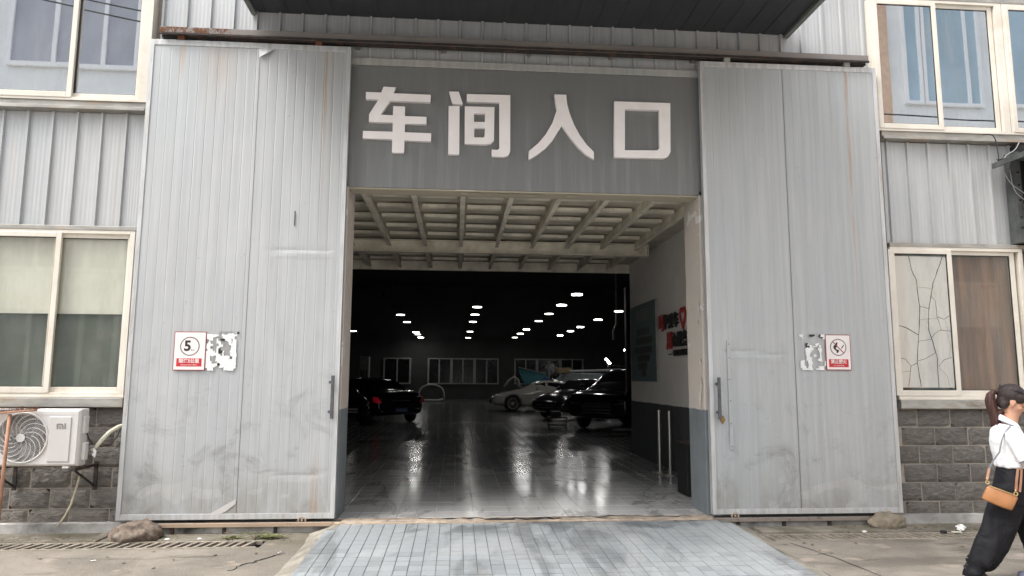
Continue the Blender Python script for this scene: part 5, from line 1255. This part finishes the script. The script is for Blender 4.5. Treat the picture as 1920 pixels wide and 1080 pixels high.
# chest and hips under the clothes keep the body one surface
H.append(loft([((-.005, 0, 1.16), (.06, 0, 0), (0, .13, 0)), ((.0, 0, 1.05), (.085, 0, 0), (0, .14, 0)), ((.0, 0, .86), (.070, 0, 0), (0, .105, 0)), ((-.0, 0, .74), (.070, 0, 0), (0, .11, 0)), ((0, 0, .66), (.05, 0, 0), (0, .10, 0))]))
def arm(sd_, sh, el_, wr_):
    a = [Vector(sh), Vector(sh).lerp(Vector(el_), .5), Vector(el_), Vector(el_).lerp(Vector(wr_), .35), Vector(wr_)]
    return G().tube(a, .04, 14, rs=[.052, .045, .038, .037, .024])
shR, elR, wrR = (.01, -.158, 1.135), (.125, -.205, .885), (.30, -.12, .985)
shL, elL, wrL = (.01, .158, 1.135), (.10, .20, .885), (.29, .09, .98)
H.append(arm(-1, shR, elR, wrR)); H.append(arm(1, shL, elL, wrL))
H.append(G().ell(elR, .040, .038, .042, 12, 8)); H.append(G().ell(elL, .040, .038, .042, 12, 8))
def hand(w_, d, sd_):
    w_ = Vector(w_); d = Vector(d).normalized(); s_ = Vector((0, 1, 0)); u_ = d.cross(s_).normalized()
    out = [loft([(w_-d*.01, u_*.022, s_*.017), (w_+d*.03, u_*.034, s_*.016), (w_+d*.075, u_*.038, s_*.013)], 12)]
    for k, (o_, L_) in enumerate(((.028, .066), (.010, .074), (-.009, .069), (-.027, .054))):
        b = w_+d*.068+u_*o_; c_ = b+d*L_*.45-s_*sd_*-.006; e = c_+d*L_*.35-s_*sd_*-.022; f_ = e+d*L_*.15-s_*sd_*-.018
        out.append(G().tube([b, c_, e, f_], .009, 8, rs=[.0095, .009, .0082, .0065]))
    b = w_+d*.018+u_*.024; out.append(G().tube([b, b+d*.025+u_*.020+s_*sd_*.012, b+d*.055+u_*.022+s_*sd_*.02], .010, 8, rs=[.012, .0105, .0085]))
    return out
H += hand(wrR, (.8, .45, .35), -1); H += hand(wrL, (.85, -.3, .3), 1)
# ankles and feet roots
legR = [(-.02, -.085, .80), (-.13, -.095, .44), (-.27, -.085, .12)]
legL = [(.01, .085, .80), (.20, .09, .44), (.13, .085, .09)]
for L_ in (legR, legL): H.append(G().tube([L_[0], Vector(L_[0]).lerp(Vector(L_[1]), .5), L_[1], Vector(L_[1]).lerp(Vector(L_[2]), .4), L_[2]], .06, 14, rs=[.062, .060, .048, .045, .030]))
pobj(fuse(H, .0065, 4), 'body', 'skin', P_)
# mouth and eyes (head turned down, closed lids)
g = G().ell(hp_(.093, 0, -.0515), .0045, .017, .0035, 10, 6, ht).ell(hp_(.090, 0, -.061), .0045, .014, .004, 10, 6, ht); me = g.mesh('lips', smooth=True); pobj(me, 'lips', 'lip', P_)
for sd_ in (-1, 1):
    g = G().ell(hp_(.074, sd_*.030, .008), .010, .014, .006, 12, 8, ht); pobj(g.mesh('eyelid', smooth=True), 'eyelid', 'skin', P_)
    g = G().tube([hp_(.085, sd_*.018, .004), hp_(.084, sd_*.030, .001), hp_(.074, sd_*.042, .004)], .0022, 5); pobj(g.mesh('eyelash', smooth=True), 'eyelash', 'hair', P_)
    g = G().tube([hp_(.090, sd_*.014, .030), hp_(.086, sd_*.032, .035), hp_(.070, sd_*.050, .030)], .0032, 5); pobj(g.mesh('eyebrow', smooth=True), 'eyebrow', 'hair', P_)
# hair
def haircap():
    a = G().ell(hp_(-.020, 0, .052), .100, .082, .094, 32, 20, ht)
    b = G().ell(hp_(-.050, 0, .0), .055, .066, .075, 20, 14, ht)
    c_ = [G().ell(hp_(.022, sd_*.048, .060), .052, .032, .052, 16, 12, ht) for sd_ in (-1, 1)]
    c_ += [G().ell(hp_(-.045, sd_*.045, -.030), .035, .026, .045, 14, 10, ht) for sd_ in (-1, 1)]
    bn = G().tube([hp_(-.085, 0, .065), hp_(-.115, 0, .082)], .024, 14, rs=[.03, .021])
    return fuse([a, b, bn]+c_, .006, 3)
pobj(haircap(), 'hair', 'hair', P_, lambda p: .0022*mnoise.noise(Vector((p.x*12, p.y*110, p.z*12))))
pt = [(-.052, 0, 1.452), (-.078, -.004, 1.462), (-.098, -.006, 1.440), (-.104, -.006, 1.395), (-.098, -.006, 1.345), (-.088, -.008, 1.290), (-.080, -.008, 1.240), (-.078, -.008, 1.200), (-.08, -.006, 1.175)]
g = G().tube(pt, .03, 18, rs=[.016, .020, .028, .033, .034, .034, .028, .018, .003], ry=[.017, .021, .032, .040, .042, .040, .034, .022, .003])
for k in range(16):
    a = k*2.4; r_ = .026; g.tube([Vector(p)+Vector((math.cos(a)*r_*f_, math.sin(a)*r_*f_, 0)) for p, f_ in zip(pt[1:], (.5, .85, 1.1, 1.15, 1.15, 1.05, .9+.4*(k % 3), 1.1))], .009, 6, rs=[.006, .010, .011, .011, .011, .010, .006, .001])
for sd_ in (-1, 1): g.tube([(-.03, sd_*.02, 1.31), (-.06, sd_*.018, 1.28), (-.085, sd_*.012, 1.225)], .012, 8, rs=[.016, .018, .008])
pobj(g.mesh('ponytail', smooth=True), 'ponytail', 'hair2', P_)
g = G(); hr_ = random.Random(5)
for k in range(70):
    th = hr_.uniform(-1.2, 1.2); z0 = hr_.uniform(-.02, .10)
    P = [hp_(.075-.02*abs(th), .070*math.sin(th), .085), hp_(.02, .088*math.sin(th), .125-.03*abs(th)), hp_(-.06, .075*math.sin(th), .110-.03*abs(th)), hp_(-.110, .02*math.sin(th), .085)]
    P = [p+Vector((0, 0, hr_.uniform(-.003, .005))) for p in P]
    Q = []
    for i in range(3):
        for t in (0, .33, .66): Q.append(P[i].lerp(P[i+1], t)+Vector((0, 0, .010*math.sin(math.pi*t))))
    g.tube(Q+[P[3]], .0016, 4)
for k in range(26):
    x = hr_.uniform(-.06, -.02); g.tube([(x, hr_.uniform(-.04, .04), 1.30), (x-.02+hr_.uniform(-.02, .02), hr_.uniform(-.05, .05), 1.27), (x-.03+hr_.uniform(-.03, .03), hr_.uniform(-.05, .05), 1.235)], .0009, 3)
pobj(g.mesh('loose_strands', smooth=True), 'loose_strands', 'hair', P_)
g = G().torus(hp_(-.112, 0, .080), .020, .006, 'x', 18, 8); pobj(g.mesh('hair_tie', smooth=True), 'hair_tie', 'black', P_)
# polo shirt
T_ = [loft([((.0, 0, 1.205), (.062, 0, -.012), (0, .066, 0)), ((-.012, 0, 1.185), (.090, 0, -.006), (0, .125, 0)), ((-.015, 0, 1.15), (.108, 0, 0), (0, .165, 0)), ((-.012, 0, 1.08), (.122, 0, 0), (0, .172, 0)), ((-.004, 0, .99), (.122, 0, 0), (0, .160, 0)), ((.0, 0, .93), (.114, 0, 0), (0, .152, 0)), ((.0, 0, .895), (.112, 0, 0), (0, .155, 0)), ((.002, 0, .872), (.106, 0, 0), (0, .150, 0))], 28)]
def sleeve(sh, el_):
    sh = Vector(sh); el_ = Vector(el_); d = (el_-sh).normalized(); s_ = Vector((0, 1, 0)); s_ = (s_-d*s_.dot(d)).normalized(); u_ = d.cross(s_)
    return loft([(sh-d*.03+Vector((0, 0, .0)), u_*.052, s_*.05), (sh+d*.03, u_*.070, s_*.060), (sh+d*.12, u_*.071, s_*.062), (sh+d*.205, u_*.072, s_*.062)], 20)
T_ += [sleeve(shR, elR), sleeve(shL, elL)]
def folds(p):
    w1 = max(0, min(1, (1.10-p.z)/.22)); f1 = math.sin((p.x*1.2+p.z*1.0)*42+mnoise.noise(p*9)*2.5)
    w2 = math.exp(-((p.z-.90)/.04)**2)
    return .0038*w1*f1*mnoise.noise(p*6+Vector((1, 2, 3)))*2+.005*w2*math.sin(math.atan2(p.y, p.x)*9+p.x*20)+.003*mnoise.noise(p*14)
pobj(fuse(T_, .0075, 4), 'polo_shirt', 'polo', P_, folds)
SH = P_.children[-1]
# collar
def collar_ring(r0, dz, r1):
    g = G(); vs = []; n = 36
    for k in range(n+1):
        a = R(28)+(2*math.pi-R(56))*k/n; ca, sa = math.cos(a), math.sin(a)
        zt_ = 1.262-.045*ca*.9-.01; zb_ = zt_-.045+.0*ca
        for rr2, zz in ((.056, zt_-.01), (.061, zt_), (.067, zt_-.004), (.082+.012*max(0, ca), zb_), (.078, zb_-.004)):
            vs.append((.022-.018+ca*rr2*1.0, sa*rr2*1.02, zz))
    g.add(vs, [(5*k+j, 5*k+j+1, 5*k+j+6, 5*k+j+5) for k in range(n) for j in range(4)]); return g
pobj(collar_ring(0, 0, 0).mesh('collar', smooth=True), 'collar', 'polo', P_)
g = G(); pts = []
for k in range(37):
    a = R(28)+(2*math.pi-R(56))*k/36; ca, sa = math.cos(a), math.sin(a); pts.append((.004+ca*(.083+.012*max(0, ca)), sa*.0845, 1.262-.045*ca*.9-.01-.045+.001))
g.tube(pts, .0024, 6); pobj(g.mesh('collar_piping', smooth=True), 'collar_piping', 'collarline', P_)
for sh, el_ in ((shR, elR), (shL, elL)):
    sh = Vector(sh); el_ = Vector(el_); d = (el_-sh).normalized(); s_ = Vector((0, 1, 0)); s_ = (s_-d*s_.dot(d)).normalized(); u_ = d.cross(s_)
    g = G().tube([sh+d*.203+u_*.069*math.cos(a)+s_*.0595*math.sin(a) for a in [2*math.pi*k/24 for k in range(25)]], .0035, 6); pobj(g.mesh('sleeve_piping', smooth=True), 'sleeve_piping', 'collarline', P_)
# trousers
def leg(L_, rs_, foot):
    return loft([(c, (u, 0, 0), (0, v, 0)) for c, u, v in rs_], 24)
hipR = [loft([((.0, 0, .90), (.092, 0, 0), (0, .132, 0)), ((.0, 0, .85), (.104, 0, 0), (0, .145, 0)), ((-.002, 0, .79), (.116, 0, 0), (0, .160, 0)), ((-.005, 0, .70), (.135, 0, 0), (0, .175, 0)), ((-.004, 0, .60), (.130, 0, 0), (0, .170, 0))], 28)]
lr = loft([((-.02, -.075, .74), (.105, 0, 0), (0, .085, 0)), ((-.055, -.08, .60), (.125, 0, 0), (0, .092, 0)), ((-.105, -.088, .45), (.135, 0, .02), (0, .095, 0)), ((-.165, -.09, .32), (.138, 0, .03), (0, .095, 0)), ((-.212, -.09, .21), (.135, 0, .035), (0, .095, 0)), ((-.250, -.09, .13), (.125, 0, .04), (0, .092, 0)), ((-.282, -.09, .075), (.110, 0, .035), (0, .085, 0)), ((-.300, -.09, .045), (.095, 0, .03), (0, .08, 0))], 24)
ll = loft([((.01, .075, .74), (.105, 0, 0), (0, .085, 0)), ((.055, .08, .60), (.125, 0, 0), (0, .092, 0)), ((.110, .088, .45), (.130, 0, -.01), (0, .095, 0)), ((.150, .09, .32), (.125, 0, 0), (0, .095, 0)), ((.18, .09, .20), (.122, 0, 0), (0, .095, 0)), ((.195, .09, .10), (.115, 0, 0), (0, .092, 0)), ((.20, .09, .055), (.105, 0, 0), (0, .085, 0))], 24)
def tfold(p):
    f = 0
    if p.z < .72:
        k = min(1, (.72-p.z)/.4)
        lean = p.x*(.8 if p.y < 0 else -.5)
        a = math.atan2(p.y+(.09 if p.y < 0 else -.09), p.x+(.25 if p.y < 0 else -.15)*(1-p.z))
        f += .008*k*math.sin(a*5+p.z*9+2*mnoise.noise(p*4))
        f += .011*k*mnoise.noise(Vector((p.x*7, p.y*7, p.z*4)))
        lo = max(0, (.30-p.z)/.30)
        f += .016*lo*math.sin((p.z*34+lean*22+1.5*mnoise.noise(p*8)))*(.5+.5*mnoise.noise(p*5+Vector((3, 1, 2)))*2)
    return f+.0012*mnoise.noise(p*20)
pobj(fuse(hipR+[lr, ll], .009, 3), 'trousers', 'trouser', P_, tfold)
g = G()
# shoes
def shoe(c, ang, mat):
    rt2 = Matrix.Rotation(ang, 3, 'Y'); c = Vector(c)
    def q(x, y, z): return c+rt2 @ Vector((x, y, z))
    rings = []
    for x, w_, h in ((-.06, .020, .03), (-.05, .030, .055), (-.01, .033, .06), (.05, .038, .05), (.10, .042, .038), (.15, .038, .028), (.175, .020, .018)):
        rings.append((q(x, 0, h*.5+.006), rt2 @ Vector((0, 0, h*.5)), Vector((0, w_, 0))))
    sh_ = pobj(loft(rings, 16).mesh('shoe', smooth=True), 'shoe', mat, P_)
    g = G(); P2 = [(-.064, -.022), (-.05, -.034), (.05, -.040), (.11, -.044), (.165, -.034), (.182, 0), (.165, .034), (.11, .044), (.05, .040), (-.05, .034), (-.064, .022)]
    n = len(P2); g.add([q(a, b, 0) for a, b in P2]+[q(a, b, .014) for a, b in P2], [tuple(range(n)), tuple(range(2*n-1, n-1, -1))]+[(i, (i+1) % n, n+(i+1) % n, n+i) for i in range(n)])
    pobj(g.mesh('sole'), 'sole', 'black' if mat != 'shoe' else 'greylogo', P_)
shoe((-.325, -.09, .055), R(32), 'black')
shoe((.055, .09, .002), 0, 'shoe')
# bag and strap
BGt = thing('shoulder_bag', (PX, PY, 0), 'tan leather shoulder bag with gold clasps hanging at the woman\'s hip', 'bag')
def bp(x, y, z): return (PX+x, PY+y, z)
rings = []
for t, hh, yy in ((0, .050, .030), (.04, .060, .036), (.35, .066, .042), (.7, .068, .042), (.96, .064, .036), (1, .056, .030)):
    c = Vector((-.215+.19*t, -.235, .695-.072*t)); upv = Vector((.042, 0, .090)).normalized()
    rings.append((Vector((PX, PY, 0))+c, upv*hh*.92, Vector((0, yy, 0))))
n = 20; g = G(); vs = []
for c, u, v in rings:
    for k in range(n):
        a = 2*math.pi*k/n; ca, sa = math.cos(a), math.sin(a); sx = math.copysign(abs(ca)**.28, ca); sy = math.copysign(abs(sa)**.5, sa); vs.append(c+u*sx+v*sy*.72*(1.1 if sx < 0 else .8))
N = len(rings); g.add(vs, [(i*n+k, i*n+(k+1) % n, (i+1)*n+(k+1) % n, (i+1)*n+k) for i in range(N-1) for k in range(n)]+[tuple(range(n)), tuple((N-1)*n+k for k in range(n))])
g.obj('bag_body', 'leather', BGt, smooth=True, bevel=.0)
G().tube([bp(-.18, -.258, .748), bp(-.095, -.262, .718), bp(-.01, -.258, .686)], .0035, 6).obj('zip', 'gold', BGt)
for (x, z) in ((-.188, .768), (-.012, .696)):
    G().torus(bp(x, -.225, z), .012, .004, 'y', 14, 6).torus(bp(x-.002, -.225, z+.022), .010, .0035, 'x', 14, 6).obj('buckle', 'gold', BGt, smooth=True)
def strip(pts, wd, th, mat, name, wv=(1, 0, 0)):
    g = G(); vs = []; wv = Vector(wv)
    for i, p in enumerate(pts):
        p = Vector(p); t = (Vector(pts[min(i+1, len(pts)-1)])-Vector(pts[max(i-1, 0)])).normalized(); s_ = (wv-t*wv.dot(t)).normalized(); nn = t.cross(s_)
        for a, b in ((-1, -1), (1, -1), (1, 1), (-1, 1)): vs.append(p+s_*a*wd/2+nn*b*th/2)
    m_ = len(pts); g.add(vs, [(4*i+k, 4*i+(k+1) % 4, 4*i+4+(k+1) % 4, 4*i+4+k) for i in range(m_-1) for k in range(4)]+[(3, 2, 1, 0), (4*m_-4, 4*m_-3, 4*m_-2, 4*m_-1)])
    return g.obj(name, mat, BGt)
strip([bp(-.19, -.222, .788), bp(-.18, -.20, .82), bp(-.165, -.175, .87)], .018, .006, 'straptan', 'strap_end')
strip([bp(-.165, -.175, .87), bp(-.135, -.178, .93), bp(-.090, -.184, 1.0), bp(-.072, -.186, 1.08), bp(-.050, -.178, 1.14), bp(-.02, -.150, 1.182), bp(.005, -.12, 1.202)], .011, .005, 'strapgrey', 'strap')
strip([bp(-.010, -.222, .715), bp(.0, -.215, .79), bp(.02, -.185, .885)], .017, .006, 'straptan', 'strap_end')
strip([bp(.015, -.21, .71), bp(.028, -.20, .78), bp(.045, -.175, .885)], .015, .006, 'straptan', 'strap_end')
P_.rotation_euler = (0, 0, R(-32)); BGt.rotation_euler = (0, 0, R(-32))
